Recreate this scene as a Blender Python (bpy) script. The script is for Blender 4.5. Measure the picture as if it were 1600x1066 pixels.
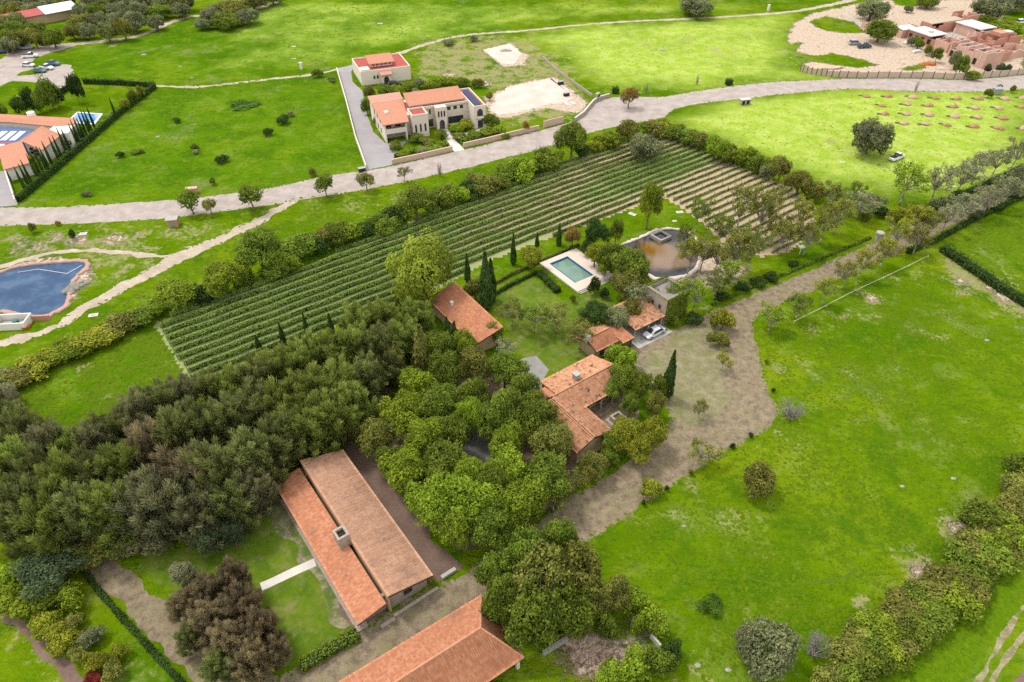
import bpy, bmesh, math, random
import numpy as np
from mathutils import Vector, Matrix

for _o in list(bpy.data.objects):
    bpy.data.objects.remove(_o)
scene = bpy.context.scene
COL = scene.collection
R = math.radians

# ------------------------------------------------------------ camera, sky, sun
CAM_H = 80.0
cam = bpy.data.cameras.new('camera')
cam.lens = 24.0
cam.sensor_width = 36.0
cam.clip_start = 1.0
cam.clip_end = 6000.0
cam_ob = bpy.data.objects.new('camera', cam)
COL.objects.link(cam_ob)
cam_ob.location = (0, 0, CAM_H)
cam_ob.rotation_euler = (R(50), 0, 0)
scene.camera = cam_ob

SUN_EL, SUN_AZ = 62.0, 300.0            # sun stands upper left, behind the scene
world = bpy.data.worlds.new('World')
scene.world = world
world.use_nodes = True
_nt = world.node_tree
_sky = _nt.nodes.new('ShaderNodeTexSky')
_sky.sky_type = 'NISHITA'
_sky.sun_disc = False
_sky.sun_elevation = R(SUN_EL)
_sky.sun_rotation = R(SUN_AZ)
_sky.air_density = 1.0
_sky.dust_density = 3.0
_bg = _nt.nodes['Background']
_bg.inputs['Strength'].default_value = 0.15
# broken white cloud all over the sky, as the soft even light of the photograph implies
_tc = _nt.nodes.new('ShaderNodeTexCoord')
_cn = _nt.nodes.new('ShaderNodeTexNoise'); _cn.inputs['Scale'].default_value = 2.2; _cn.inputs['Detail'].default_value = 5.0
_nt.links.new(_tc.outputs['Generated'], _cn.inputs['Vector'])
_cr = _nt.nodes.new('ShaderNodeMapRange'); _cr.interpolation_type = 'SMOOTHSTEP'
_cr.inputs[1].default_value = .28; _cr.inputs[2].default_value = .55; _cr.inputs[3].default_value = .35; _cr.inputs[4].default_value = .95
_nt.links.new(_cn.outputs['Fac'], _cr.inputs[0])
_cm = _nt.nodes.new('ShaderNodeMix'); _cm.data_type = 'RGBA'
_nt.links.new(_cr.outputs[0], _cm.inputs[0]); _nt.links.new(_sky.outputs[0], _cm.inputs[6]); _cm.inputs[7].default_value = (6.9, 6.8, 6.55, 1)
_nt.links.new(_cm.outputs[2], _bg.inputs['Color'])
sun = bpy.data.lights.new('sun', 'SUN')
sun.energy = 1.7
sun.angle = R(10.0)
sun.color = (1.0, 0.95, 0.87)
sun_ob = bpy.data.objects.new('sun', sun)
COL.objects.link(sun_ob)
_az = R(SUN_AZ)
_d = Vector((-math.sin(_az) * math.cos(R(SUN_EL)), -math.cos(_az) * math.cos(R(SUN_EL)), -math.sin(R(SUN_EL))))
sun_ob.rotation_euler = _d.to_track_quat('-Z', 'Y').to_euler()
sun_ob.location = (-120, 120, 200)
scene.view_settings.view_transform = 'Standard'
scene.view_settings.look = 'None'
scene.view_settings.gamma = 1.0
scene.view_settings.exposure = 0.63
scene.view_settings.use_curve_mapping = False
scene.cycles.use_denoising = False
scene.cycles.max_bounces = 4
scene.cycles.diffuse_bounces = 2
scene.cycles.glossy_bounces = 2
scene.cycles.transmission_bounces = 2
scene.cycles.adaptive_threshold = 0.015
scene.cycles.caustics_reflective = False
scene.cycles.transparent_max_bounces = 6

# ------------------------------------------------------------ helpers
_th = R(40.0)
_S, _C = math.sin(_th), math.cos(_th)
FPX = 1600 * 24.0 / 36.0
def P(x, y, z=0.0):
    """survey: photograph pixel -> world XY on the level plane at height z"""
    u = (x - 800.0) / FPX
    v = (y - 533.0) / FPX
    t = (CAM_H - z) / (_S + v * _C)
    return (u * t, (_C - v * _S) * t)
def MPP(y, z=0.0):
    return (CAM_H - z) / (_S + (y - 533.0) / FPX * _C) / FPX
def P3(x, y, z=0.0):
    a = P(x, y, z)
    return (a[0], a[1], z)

ONES = 'zeroth first second third fourth fifth sixth seventh eighth ninth tenth eleventh twelfth thirteenth fourteenth fifteenth sixteenth seventeenth eighteenth nineteenth'.split()
TENS = {2: ('twentieth', 'twenty'), 3: ('thirtieth', 'thirty'), 4: ('fortieth', 'forty'), 5: ('fiftieth', 'fifty'), 6: ('sixtieth', 'sixty')}
def ordinal(n):
    if n < 20:
        return ONES[n]
    t, o = divmod(n, 10)
    return TENS[t][0] if o == 0 else TENS[t][1] + '-' + ONES[o]

def tag(o, label=None, cat=None, group=None, kind=None):
    if label: o['label'] = label
    if cat: o['category'] = cat
    if group: o['group'] = group
    if kind: o['kind'] = kind
    return o

def mesh_np(name, verts, quads=None, tris=None, mats=(), tone=None, uv=None, smooth=False):
    me = bpy.data.meshes.new(name)
    verts = np.asarray(verts, dtype=np.float32).reshape(-1, 3)
    nq = 0 if quads is None else len(quads)
    ntr = 0 if tris is None else len(tris)
    loops = []
    if nq: loops.append(np.asarray(quads, dtype=np.int32).ravel())
    if ntr: loops.append(np.asarray(tris, dtype=np.int32).ravel())
    loops = np.concatenate(loops)
    me.vertices.add(len(verts))
    me.vertices.foreach_set('co', verts.ravel())
    me.loops.add(len(loops))
    me.loops.foreach_set('vertex_index', loops)
    me.polygons.add(nq + ntr)
    st = np.concatenate([np.arange(nq) * 4, nq * 4 + np.arange(ntr) * 3]).astype(np.int32)
    me.polygons.foreach_set('loop_start', st)
    if smooth:
        me.polygons.foreach_set('use_smooth', np.ones(nq + ntr, dtype=bool))
    if tone is not None:
        at = me.attributes.new('tone', 'FLOAT', 'POINT')
        at.data.foreach_set('value', np.asarray(tone, dtype=np.float32))
    if uv is not None:
        ul = me.uv_layers.new(name='UVMap')
        ul.data.foreach_set('uv', np.asarray(uv, dtype=np.float32)[loops].ravel())
    for m in mats:
        me.materials.append(m)
    me.update(calc_edges=True)
    me.validate()
    return me

def add(name, me, parent=None, loc=None, rz=None):
    o = bpy.data.objects.new(name, me)
    COL.objects.link(o)
    if parent is not None: o.parent = parent
    if loc is not None: o.location = loc
    if rz is not None: o.rotation_euler = (0, 0, rz)
    return o

def empty(name, loc, rz=0.0, **k):
    o = bpy.data.objects.new(name, None)
    COL.objects.link(o)
    o.empty_display_size = 0.5
    o.location = loc if len(loc) == 3 else (loc[0], loc[1], 0)
    o.rotation_euler = (0, 0, rz)
    return tag(o, **k)

class MB:
    """collects simple solids into one mesh"""
    def __init__(s):
        s.v = []; s.f = []
    def box(s, x0, y0, z0, x1, y1, z1):
        return s.prism([(x0, y0), (x1, y0), (x1, y1), (x0, y1)], z0, z1)
    def prism(s, poly, z0, z1):
        n = len(poly); b = len(s.v)
        g = (lambda z, i: z[i] if isinstance(z, (list, tuple)) else z)
        s.v += [(p[0], p[1], g(z0, i)) for i, p in enumerate(poly)] + [(p[0], p[1], g(z1, i)) for i, p in enumerate(poly)]
        s.f.append(tuple(b + i for i in reversed(range(n))))
        s.f.append(tuple(b + n + i for i in range(n)))
        for i in range(n):
            j = (i + 1) % n
            s.f.append((b + i, b + j, b + n + j, b + n + i))
        return s
    def slab(s, pts, t):
        """polygon in space, thickened straight down by t"""
        return s.prism([(p[0], p[1]) for p in pts], [p[2] - t for p in pts], [p[2] for p in pts])
    def tube(s, p, q, r0, r1=None, n=6, cap=True):
        r1 = r0 if r1 is None else r1
        p = Vector(p); q = Vector(q); d = (q - p)
        if d.length < 1e-6: return s
        d.normalize()
        a = d.orthogonal().normalized(); c = d.cross(a); b = len(s.v)
        for (o, r) in ((p, r0), (q, r1)):
            for i in range(n):
                t = 2 * math.pi * i / n
                s.v.append(tuple(o + (a * math.cos(t) + c * math.sin(t)) * r))
        for i in range(n):
            j = (i + 1) % n
            s.f.append((b + i, b + j, b + n + j, b + n + i))
        if cap:
            s.f.append(tuple(b + i for i in reversed(range(n))))
            s.f.append(tuple(b + n + i for i in range(n)))
        return s
    def loft(s, secs, cap=True):
        b = len(s.v); n = len(secs[0])
        for q in secs: s.v += [tuple(p) for p in q]
        for k in range(len(secs) - 1):
            for i in range(n):
                j = (i + 1) % n
                s.f.append((b + k * n + i, b + k * n + j, b + (k + 1) * n + j, b + (k + 1) * n + i))
        if cap:
            s.f.append(tuple(b + i for i in reversed(range(n))))
            s.f.append(tuple(b + (len(secs) - 1) * n + i for i in range(n)))
        return s
    def mesh(s, name, mat, smooth=False, bevel=0.0):
        me = bpy.data.meshes.new(name)
        me.from_pydata(s.v, [], s.f)
        bm = bmesh.new(); bm.from_mesh(me)
        bmesh.ops.recalc_face_normals(bm, faces=bm.faces)
        if bevel:
            bmesh.ops.bevel(bm, geom=list(bm.edges), offset=bevel, segments=1, affect='EDGES', clamp_overlap=True)
        bm.to_mesh(me); bm.free()
        if smooth:
            me.polygons.foreach_set('use_smooth', np.ones(len(me.polygons), dtype=bool))
        me.materials.append(mat)
        return me
    def build(s, name, mat, parent=None, smooth=False, bevel=0.0, loc=None, rz=None):
        return add(name, s.mesh(name, mat, smooth, bevel), parent, loc, rz)

def pip(px, py, poly):
    inside = np.zeros(px.shape, dtype=bool)
    n = len(poly)
    for i in range(n):
        x0, y0 = poly[i]; x1, y1 = poly[(i + 1) % n]
        if y0 == y1: continue
        c = ((y0 > py) != (y1 > py)) & (px < (x1 - x0) * (py - y0) / (y1 - y0) + x0)
        inside ^= c
    return inside
def seg_dist(px, py, poly, closed=True):
    d = np.full(px.shape, 1e9)
    n = len(poly)
    for i in range(n if closed else n - 1):
        x0, y0 = poly[i]; x1, y1 = poly[(i + 1) % n]
        dx, dy = x1 - x0, y1 - y0
        t = np.clip(((px - x0) * dx + (py - y0) * dy) / (dx * dx + dy * dy + 1e-9), 0, 1)
        d = np.minimum(d, np.hypot(px - x0 - t * dx, py - y0 - t * dy))
    return d
def sdist(px, py, poly):
    return np.where(pip(px, py, poly), 1, -1) * seg_dist(px, py, poly)
def WP(pxs, z=0.0):
    return [P(x, y, z) for x, y in pxs]

# ------------------------------------------------------------ materials
class NT:
    def __init__(s, name):
        s.m = bpy.data.materials.new(name); s.m.use_nodes = True
        s.t = s.m.node_tree; s.b = s.t.nodes['Principled BSDF']; s.out = s.t.nodes['Material Output']
    def n(s, typ, **k):
        q = s.t.nodes.new(typ)
        for a, b in k.items():
            if a.startswith('i_'):
                q.inputs[a[2:]].default_value = b
            else:
                setattr(q, a, b)
        return q
    def l(s, a, b):
        s.t.links.new(a, b)
    def pos(s):
        return s.n('ShaderNodeNewGeometry').outputs['Position']
    def noise(s, scale, detail=3.0, vec=None, rough=0.55):
        q = s.n('ShaderNodeTexNoise'); q.inputs['Scale'].default_value = scale
        q.inputs['Detail'].default_value = detail; q.inputs['Roughness'].default_value = rough
        if vec is not None: s.l(vec, q.inputs['Vector'])
        return q.outputs['Fac']
    def ramp(s, fac, stops, interp='LINEAR'):
        q = s.n('ShaderNodeValToRGB'); cr = q.color_ramp; cr.interpolation = interp
        while len(cr.elements) < len(stops): cr.elements.new(0.5)
        for e, (p, c) in zip(cr.elements, stops):
            e.position = p; e.color = (c[0], c[1], c[2], 1) if not isinstance(c, (int, float)) else (c, c, c, 1)
        s.l(fac, q.inputs['Fac'])
        return q.outputs['Color']
    def mix(s, fac, a, b, mode='MIX'):
        q = s.n('ShaderNodeMix'); q.data_type = 'RGBA'; q.blend_type = mode
        for v, i in ((fac, 0), (a, 6), (b, 7)):
            if isinstance(v, (int, float)): q.inputs[i].default_value = v
            elif isinstance(v, (tuple, list)): q.inputs[i].default_value = (v[0], v[1], v[2], 1)
            else: s.l(v, q.inputs[i])
        return q.outputs[2]
    def math(s, op, a, b=0.0, c=None):
        q = s.n('ShaderNodeMath', operation=op)
        for v, i in ((a, 0), (b, 1), (c, 2)):
            if v is None: continue
            if isinstance(v, (int, float)): q.inputs[i].default_value = v
            else: s.l(v, q.inputs[i])
        return q.outputs[0]
    def attr(s, name):
        q = s.n('ShaderNodeAttribute'); q.attribute_name = name
        return q.outputs['Fac']
    def sstep(s, x, a, b):
        q = s.n('ShaderNodeMapRange', interpolation_type='SMOOTHSTEP')
        s.l(x, q.inputs[0]); q.inputs[1].default_value = a; q.inputs[2].default_value = b
        return q.outputs[0]
    def bump(s, h, strength=0.3, dist=0.1):
        q = s.n('ShaderNodeBump'); q.inputs['Strength'].default_value = strength; q.inputs['Distance'].default_value = dist
        s.l(h, q.inputs['Height']); s.l(q.outputs[0], s.b.inputs['Normal'])
    def col(s, c, rough=0.8, spec=0.3):
        if isinstance(c, (tuple, list)): s.b.inputs['Base Color'].default_value = (c[0], c[1], c[2], 1)
        else: s.l(c, s.b.inputs['Base Color'])
        s.b.inputs['Roughness'].default_value = rough
        s.b.inputs['Specular IOR Level'].default_value = spec
        return s.m

def sc(c, k): return tuple(min(1, x * k) for x in c)
def plain(name, c, rough=0.7, spec=0.3, var=0.18, scale=1.2, bump=0.0, metal=0.0):
    t = NT(name)
    a = t.noise(scale, 4.0, t.pos())
    t.col(t.mix(a, sc(c, 1 - var), sc(c, 1 + var)), rough, spec)
    t.b.inputs['Metallic'].default_value = metal
    if bump: t.bump(t.noise(scale * 6, 4.0, t.pos()), bump, 0.05)
    return t.m

def leaf_mat(name, c, hue=0.0, trans=0.34, var=0.5):
    t = NT(name)
    tone = t.attr('tone')
    rnd = t.n('ShaderNodeObjectInfo').outputs['Random']
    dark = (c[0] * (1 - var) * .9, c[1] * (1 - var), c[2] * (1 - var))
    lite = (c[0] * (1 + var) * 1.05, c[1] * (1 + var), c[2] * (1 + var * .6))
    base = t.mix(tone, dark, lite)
    hs = t.n('ShaderNodeHueSaturation'); t.l(base, hs.inputs['Color'])
    t.l(t.math('MULTIPLY_ADD', rnd, 0.016, 0.490), hs.inputs['Hue'])
    t.l(t.math('MULTIPLY_ADD', rnd, 0.35, 0.82), hs.inputs['Value'])
    hs.inputs['Saturation'].default_value = 1.0
    t.col(hs.outputs[0], 0.7, 0.08)
    tr = t.n('ShaderNodeBsdfTranslucent'); t.l(hs.outputs[0], tr.inputs['Color'])
    mx = t.n('ShaderNodeMixShader'); mx.inputs[0].default_value = trans
    t.l(t.b.outputs[0], mx.inputs[1]); t.l(tr.outputs[0], mx.inputs[2]); t.l(mx.outputs[0], t.out.inputs[0])
    return t.m

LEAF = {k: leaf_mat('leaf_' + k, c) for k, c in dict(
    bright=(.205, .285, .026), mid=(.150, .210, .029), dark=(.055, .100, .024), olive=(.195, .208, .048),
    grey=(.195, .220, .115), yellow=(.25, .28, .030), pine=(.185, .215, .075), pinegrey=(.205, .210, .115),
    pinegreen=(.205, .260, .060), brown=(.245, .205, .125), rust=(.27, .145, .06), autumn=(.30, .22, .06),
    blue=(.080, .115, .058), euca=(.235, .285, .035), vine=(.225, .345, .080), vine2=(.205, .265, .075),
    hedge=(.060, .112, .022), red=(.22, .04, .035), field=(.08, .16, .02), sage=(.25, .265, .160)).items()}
BARK = plain('bark', (.16, .125, .095), .9, .2, .35, 3.0, .4)
BARKP = plain('bark_pale', (.30, .27, .23), .9, .2, .3, 3.0, .4)
TWIG = plain('twig_grey', (.24, .215, .20), .9, .2, .25, 2.0)

def tile_mat(name, c1, c2, c3, stain=(.12, .09, .07), amount=.35, sscale=.35):
    t = NT(name)
    uv = t.n('ShaderNodeUVMap').outputs[0]
    fl = t.n('ShaderNodeVectorMath', operation='FLOOR'); t.l(uv, fl.inputs[0])
    wn = t.n('ShaderNodeTexWhiteNoise', noise_dimensions='2D'); t.l(fl.outputs[0], wn.inputs['Vector'])
    c = t.ramp(wn.outputs['Value'], [(0, c1), (.5, c2), (1, c3)])
    big = t.sstep(t.noise(sscale, 5.0, t.pos(), .65), .54, .66 if sscale > 1 else .72)
    c = t.mix(t.math('MULTIPLY', t.sstep(t.noise(.18, 3.0, t.pos()), .4, .65), .22), c, sc(c2, .72))
    c = t.mix(t.math('MULTIPLY', big, amount), c, stain)
    pale = t.sstep(t.noise(1.4, 4.0, t.pos(), .6), .56, .75)
    c = t.mix(t.math('MULTIPLY', pale, .3), c, sc(c3, 1.3))
    t.col(c, .85, .2)
    return t.m
TILE_A = tile_mat('clay_tiles_orange', (.43, .175, .095), (.50, .215, .118), (.56, .27, .16))
TILE_B = tile_mat('clay_tiles_faded', (.50, .27, .175), (.55, .315, .21), (.59, .37, .255))
TILE_C = tile_mat('clay_tiles_weathered', (.44, .20, .105), (.53, .265, .15), (.59, .34, .21), (.07, .055, .045), .85, 1.15)
def slab_tile_mat(name, c):
    t = NT(name)
    w = t.n('ShaderNodeTexWave', wave_type='BANDS', bands_direction='X'); w.inputs['Scale'].default_value = 1.1
    tc = t.n('ShaderNodeTexCoord'); t.l(tc.outputs['Object'], w.inputs['Vector'])
    a = t.noise(1.0, 5.0, t.pos(), .65)
    cc = t.mix(a, sc(c, .78), sc(c, 1.22))
    cc = t.mix(t.math('MULTIPLY', w.outputs['Fac'], .22), cc, sc(c, .5))
    t.col(cc, .85, .2); t.bump(w.outputs['Fac'], .5, .12)
    return t.m
RIDGE = plain('ridge_tiles', (.46, .23, .135), .85, .2, .35, 2.5, .3)
ROOF_OR = slab_tile_mat('far_clay_tiles', (.50, .230, .150))
ROOF_PINK = slab_tile_mat('far_pale_clay_tiles', (.52, .27, .21))
RED_DECK = plain('red_roof_membrane', (.36, .075, .06), .8, .2, .2, .8)
WHITE = plain('cream_render', (.66, .58, .50), .85, .2, .1, .7, .1)
WHITE2 = plain('white_render', (.66, .63, .58), .85, .2, .1, .7, .1)
STONE = plain('rubble_stone', (.34, .29, .24), .9, .2, .45, 2.5, .6)
STONEG = plain('grey_stone', (.30, .285, .26), .9, .2, .4, 2.2, .5)
CONC = plain('concrete', (.36, .345, .32), .85, .25, .25, .9, .2)
CONCP = plain('pale_concrete', (.55, .52, .48), .85, .25, .2, .8, .2)
DARKW = plain('dark_interior', (.03, .026, .022), .8, .2, .3)
GLASS = plain('window_glass', (.035, .042, .05), .12, .5, .3)
TIMBER = plain('dark_timber', (.10, .06, .035), .7, .3, .3, 4.0)
PLASTER = plain('ochre_plaster', (.42, .31, .2), .85, .2, .2, .8, .2)
BRICK = plain('raw_brick', (.45, .225, .165), .9, .2, .28, 1.6, .4)
BRICKP = plain('pale_raw_brick', (.54, .34, .27), .9, .2, .28, 1.6, .4)
METALG = plain('grey_metal', (.35, .36, .37), .45, .5, .15, 2.0, 0, .6)
SOLAR = plain('solar_cells', (.015, .035, .10), .2, .5, .2)
WPAINT = plain('white_paint', (.75, .74, .72), .6, .3, .08)
SOILD = plain('dark_soil', (.10, .07, .05), .95, .1, .4, 2.0, .6)
SOILP = plain('pale_soil', (.50, .37, .27), .95, .1, .25, 2.0, .6)
SOILO = plain('orange_soil', (.42, .14, .05), .95, .1, .3, 2.0, .6)
ROCK = plain('field_rock', (.30, .285, .25), .9, .2, .3, 2.0, .5)
TYRE = plain('tyre_rubber', (.02, .02, .02), .8, .2)
RIM = plain('wheel_alloy', (.5, .5, .5), .35, .5, .05, 1, 0, .8)
LAMPG = plain('lamp_glass', (.7, .7, .68), .2, .5, .05)

# ------------------------------------------------------------ setting: ground and its cover
def blobs(X, Y, lst):
    out = np.zeros(X.shape)
    for (x, y, r, st) in lst:
        wx, wy = P(x, y); rr = r * MPP(y)
        out = np.maximum(out, st * np.clip(1.4 - np.hypot(X - wx, (Y - wy) * .8) / rr, 0, 1))
    return out
def polys(X, Y, lst, soft=3.0):
    out = np.zeros(X.shape)
    for pl, st in lst:
        out = np.maximum(out, st * np.clip(.5 + sdist(X, Y, WP(pl)) / (2 * soft), 0, 1))
    return out

PALE_FIELDS = [([(880, 40), (1230, 22), (1240, 60), (1250, 105), (1330, 124), (1130, 138), (960, 152), (900, 110), (820, 60)], .8),  # paler grass, with the brighter upper-right light also put into its colour
               ([(1045, 185), (1150, 158), (1340, 142), (1600, 142), (1600, 280), (1400, 310), (1290, 290), (1200, 245), (1090, 205)], 1.0),
               ([(1180, 500), (1420, 395), (1600, 480), (1600, 740), (1450, 800), (1350, 700), (1240, 560)], .3),
               ([(420, 0), (1330, 0), (1100, 26), (830, 45), (640, 72), (520, 100), (300, 120), (340, 30)], .5)]  # top field lightened in colour for light through the cloud gap
DRY_POLYS = [([(640, 80), (740, 55), (830, 60), (900, 110), (925, 150), (900, 190), (770, 195), (770, 140), (700, 125), (650, 125)], .75),
             ([(0, 355), (270, 345), (420, 332), (270, 392), (150, 470), (110, 480), (140, 420), (100, 395), (0, 420)], .62),
             ([(1240, 500), (1440, 405), (1480, 420), (1300, 520), (1220, 580)], .55),
             ([(0, 950), (60, 1010), (110, 1066), (0, 1066)], .6), ([(100, 935), (140, 905), (290, 1066), (200, 1066)], .42), ([(215, 880), (300, 850), (440, 770), (550, 975), (400, 1040)], .3),
             ([(480, 310), (560, 300), (625, 300), (560, 330), (490, 330)], .5),
             ([(930, 835), (1050, 760), (1100, 760), (960, 860)], .5)]
DRY_BLOBS = [(1540, 440, 60, .9), (1580, 470, 50, .9), (1500, 420, 35, .8), (1362, 467, 16, 1), (1495, 830, 35, .9), (1440, 890, 35, .95), (1345, 945, 18, .9),
             (1090, 1040, 30, .5), (1250, 560, 40, .4), (680, 70, 40, .6), (470, 840, 30, .9), (455, 800, 30, .9), (425, 830, 30, .6), (520, 960, 25, .8), (460, 925, 22, .7),
             (480, 985, 25, .7), (1110, 500, 40, .5), (130, 575, 14, .8), (170, 618, 14, .8), (860, 530, 40, .4), (560, 320, 50, .5), (1300, 222, 12, .9), (177, 71, 9, 1), (1080, 60, 16, .6), (930, 110, 12, .7), (1010, 70, 9, .7),
             (900, 75, 14, .5), (1400, 30, 20, .5), (1530, 265, 18, .8), (1130, 80, 40, .5), (200, 95, 14, .3), (60, 470, 40, .4), (1215, 690, 40, .4), (1340, 600, 40, .3), (1480, 540, 40, .4), (1160, 820, 40, .35)]
DIRT_POLYS = [([(1228, 62), (1240, 36), (1270, 20), (1345, 4), (1380, 0), (1600, 0), (1600, 112), (1500, 118), (1330, 120), (1255, 110), (1252, 98), (1300, 94), (1240, 82)], 1.0),
              ([(755, 152), (800, 132), (868, 118), (895, 140), (922, 162), (905, 178), (850, 170), (800, 184), (766, 186)], 1.0),
              ([(752, 78), (798, 66), (828, 88), (820, 104), (782, 104)], 1.0),
              ([(0, 505), (40, 470), (120, 470), (150, 430), (130, 402), (60, 400), (0, 415)], .85),
              ([(870, 1000), (905, 985), (1000, 995), (1030, 1010), (965, 1066), (880, 1066)], .9),
              ([(985, 965), (1030, 975), (1015, 1005), (970, 1010)], .7),
              ([(1030, 405), (1120, 370), (1180, 420), (1130, 455), (1060, 450)], .75)]
LUSH = [([(40, 315), (245, 140), (520, 112), (565, 262), (420, 292), (200, 315)], 1.0), ([(110, 75), (320, 28), (420, 0), (760, 0), (800, 46), (640, 74), (525, 105), (300, 130), (130, 125)], .9), ([(1480, 390), (1600, 325), (1600, 465)], 1.0), ([(0, 590), (120, 560), (245, 515), (300, 605), (240, 670), (120, 720), (0, 640)], .9), ([(1600, 880), (1600, 940), (1500, 1066), (1340, 1066)], .8)]
DIRT_BLOBS = [(1560, 455, 30, .62), (1505, 445, 16, .7), (1362, 467, 12, .75), (1500, 828, 24, .7), (1440, 890, 26, .62), (700, 118, 18, .7), (760, 130, 14, .8), (800, 195, 6, .6),
              (930, 500, 12, .3), (180, 372, 30, .52), (120, 374, 36, .5), (40, 384, 40, .5), (205, 365, 22, .5), (75, 378, 30, .5), (430, 60, 4, .4), (247, 214, 5, .9)]

t = NT('meadow')
pos = t.pos()
n5 = t.noise(.10, 5.0, pos, .7); n6 = t.noise(3.5, 3.0, pos, .7)
n1 = t.noise(.035, 4.0, pos, .6); n2 = t.noise(.22, 5.0, pos, .65); n3 = t.noise(1.1, 4.0, pos, .65)
sv = t.n('ShaderNodeMapping'); sv.inputs['Scale'].default_value = (.5, 1.4, 1); sv.inputs['Rotation'].default_value = (0, 0, R(-20)); t.l(pos, sv.inputs['Vector'])
n4 = t.noise(.55, 4.0, sv.outputs[0], .7)
g = t.ramp(n1, [(.36, (.070, .145, .001)), (.5, (.106, .182, .002)), (.62, (.155, .215, .005))])  # base green darkened to carry cloud shade over the near right field
g = t.mix(t.math('MULTIPLY', t.attr('lush'), .75), g, t.ramp(n1, [(.36, (.046, .130, .002)), (.5, (.068, .168, .003)), (.62, (.100, .200, .006))]))
g = t.mix(t.math('MULTIPLY', t.sstep(n5, .50, .62), .75), g, (.045, .118, .004))
g = t.mix(t.math('MULTIPLY', t.sstep(n5, .47, .36), .35), g, (.20, .25, .05))
g = t.mix(t.math('MULTIPLY', t.sstep(n2, .50, .66), .5), g, (.17, .235, .014))
g = t.mix(t.math('MULTIPLY', t.sstep(n4, .48, .66), .55), g, (.048, .112, .004))
n7 = t.noise(.055, 5.0, pos, .75)
g = t.mix(t.math('MULTIPLY', t.sstep(n7, .55, .68), .6), g, t.mix(n3, (.12, .165, .04), (.22, .24, .10)))
g = t.mix(t.math('MULTIPLY', t.sstep(n6, .5, .75), .3), g, (.05, .10, .008))
g = t.mix(t.math('MULTIPLY', t.sstep(n3, .52, .75), .3), g, (.19, .245, .025))
rag = t.math('ADD', t.math('MULTIPLY_ADD', n2, 2.4, -1.2), t.math('MULTIPLY_ADD', n3, 1.5, -.75))
pale = t.sstep(t.math('ADD', t.attr('pale'), t.math('MULTIPLY_ADD', n1, 1.0, -.5)), .25, .9)
g = t.mix(t.math('MULTIPLY', pale, .85), g, t.mix(t.sstep(n2, .35, .65), (.29, .42, .04), (.42, .51, .12)))
dry = t.sstep(t.math('ADD', t.attr('dry'), rag), .42, .85)
g = t.mix(t.math('MULTIPLY', dry, .8), g, t.mix(n3, (.19, .20, .06), (.38, .33, .19)))
dirt = t.sstep(t.math('ADD', t.attr('dirt'), t.math('MULTIPLY', rag, .75)), .34, .80)
g = t.mix(dirt, g, t.mix(t.sstep(n3, .3, .7), (.33, .255, .185), (.52, .42, .335)))
t.col(g, 1.0, 0.0)
t.bump(t.math('MULTIPLY', t.math('ADD', t.math('MULTIPLY', n4, 1.0), t.math('MULTIPLY', n3, .6)), t.math('MULTIPLY_ADD', dirt, -.88, 1.0)), 1.0, .8)
MEADOW = t.m

xs = np.concatenate([[-3000, -1500, -800, -450], np.linspace(-270, 270, 361), [450, 800, 1500, 3000]])
ys = np.concatenate([[-1500, -400, -60], np.linspace(10, 400, 281), [500, 800, 1500, 3000, 5000]])
X, Y = np.meshgrid(xs, ys)
X1, Y1 = X.ravel(), Y.ravel()
nx, ny = len(xs), len(ys)
idx = np.arange(nx * ny).reshape(ny, nx)
q = np.stack([idx[:-1, :-1], idx[:-1, 1:], idx[1:, 1:], idx[1:, :-1]], -1).reshape(-1, 4)
me = mesh_np('ground', np.stack([X1, Y1, np.zeros_like(X1)], -1), q, mats=[MEADOW], smooth=True)
A_DRY = np.maximum(polys(X1, Y1, DRY_POLYS, 5), blobs(X1, Y1, DRY_BLOBS))
A_DIRT = np.maximum(polys(X1, Y1, DIRT_POLYS, 1.6), blobs(X1, Y1, DIRT_BLOBS))
GRASS_ISLES = [([(1266, 34), (1290, 26), (1330, 34), (1350, 50), (1320, 52), (1285, 46)], 1.0), ([(1262, 92), (1300, 84), (1340, 92), (1368, 102), (1340, 106), (1300, 100)], 1.0), ([(1250, 66), (1240, 84), (1250, 96), (1228, 90), (1222, 70)], .8), ([(1410, 108), (1440, 100), (1450, 106), (1420, 112)], .7), ([(1560, 0), (1600, 0), (1600, 60), (1575, 50)], .9), ([(1395, 0), (1440, 0), (1430, 10), (1400, 8)], .8)]
A_DIRT = np.clip(A_DIRT - 1.2 * polys(X1, Y1, GRASS_ISLES, 1.5), 0, 1)
for nm, arr in (('lush', polys(X1, Y1, LUSH, 6)), ('pale', polys(X1, Y1, PALE_FIELDS, 14)), ('dry', A_DRY), ('dirt', A_DIRT)):
    at = me.attributes.new(nm, 'FLOAT', 'POINT')
    at.data.foreach_set('value', arr.astype(np.float32))
tag(add('ground', me), 'bright green rolling meadow under everything', kind='structure')

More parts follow.
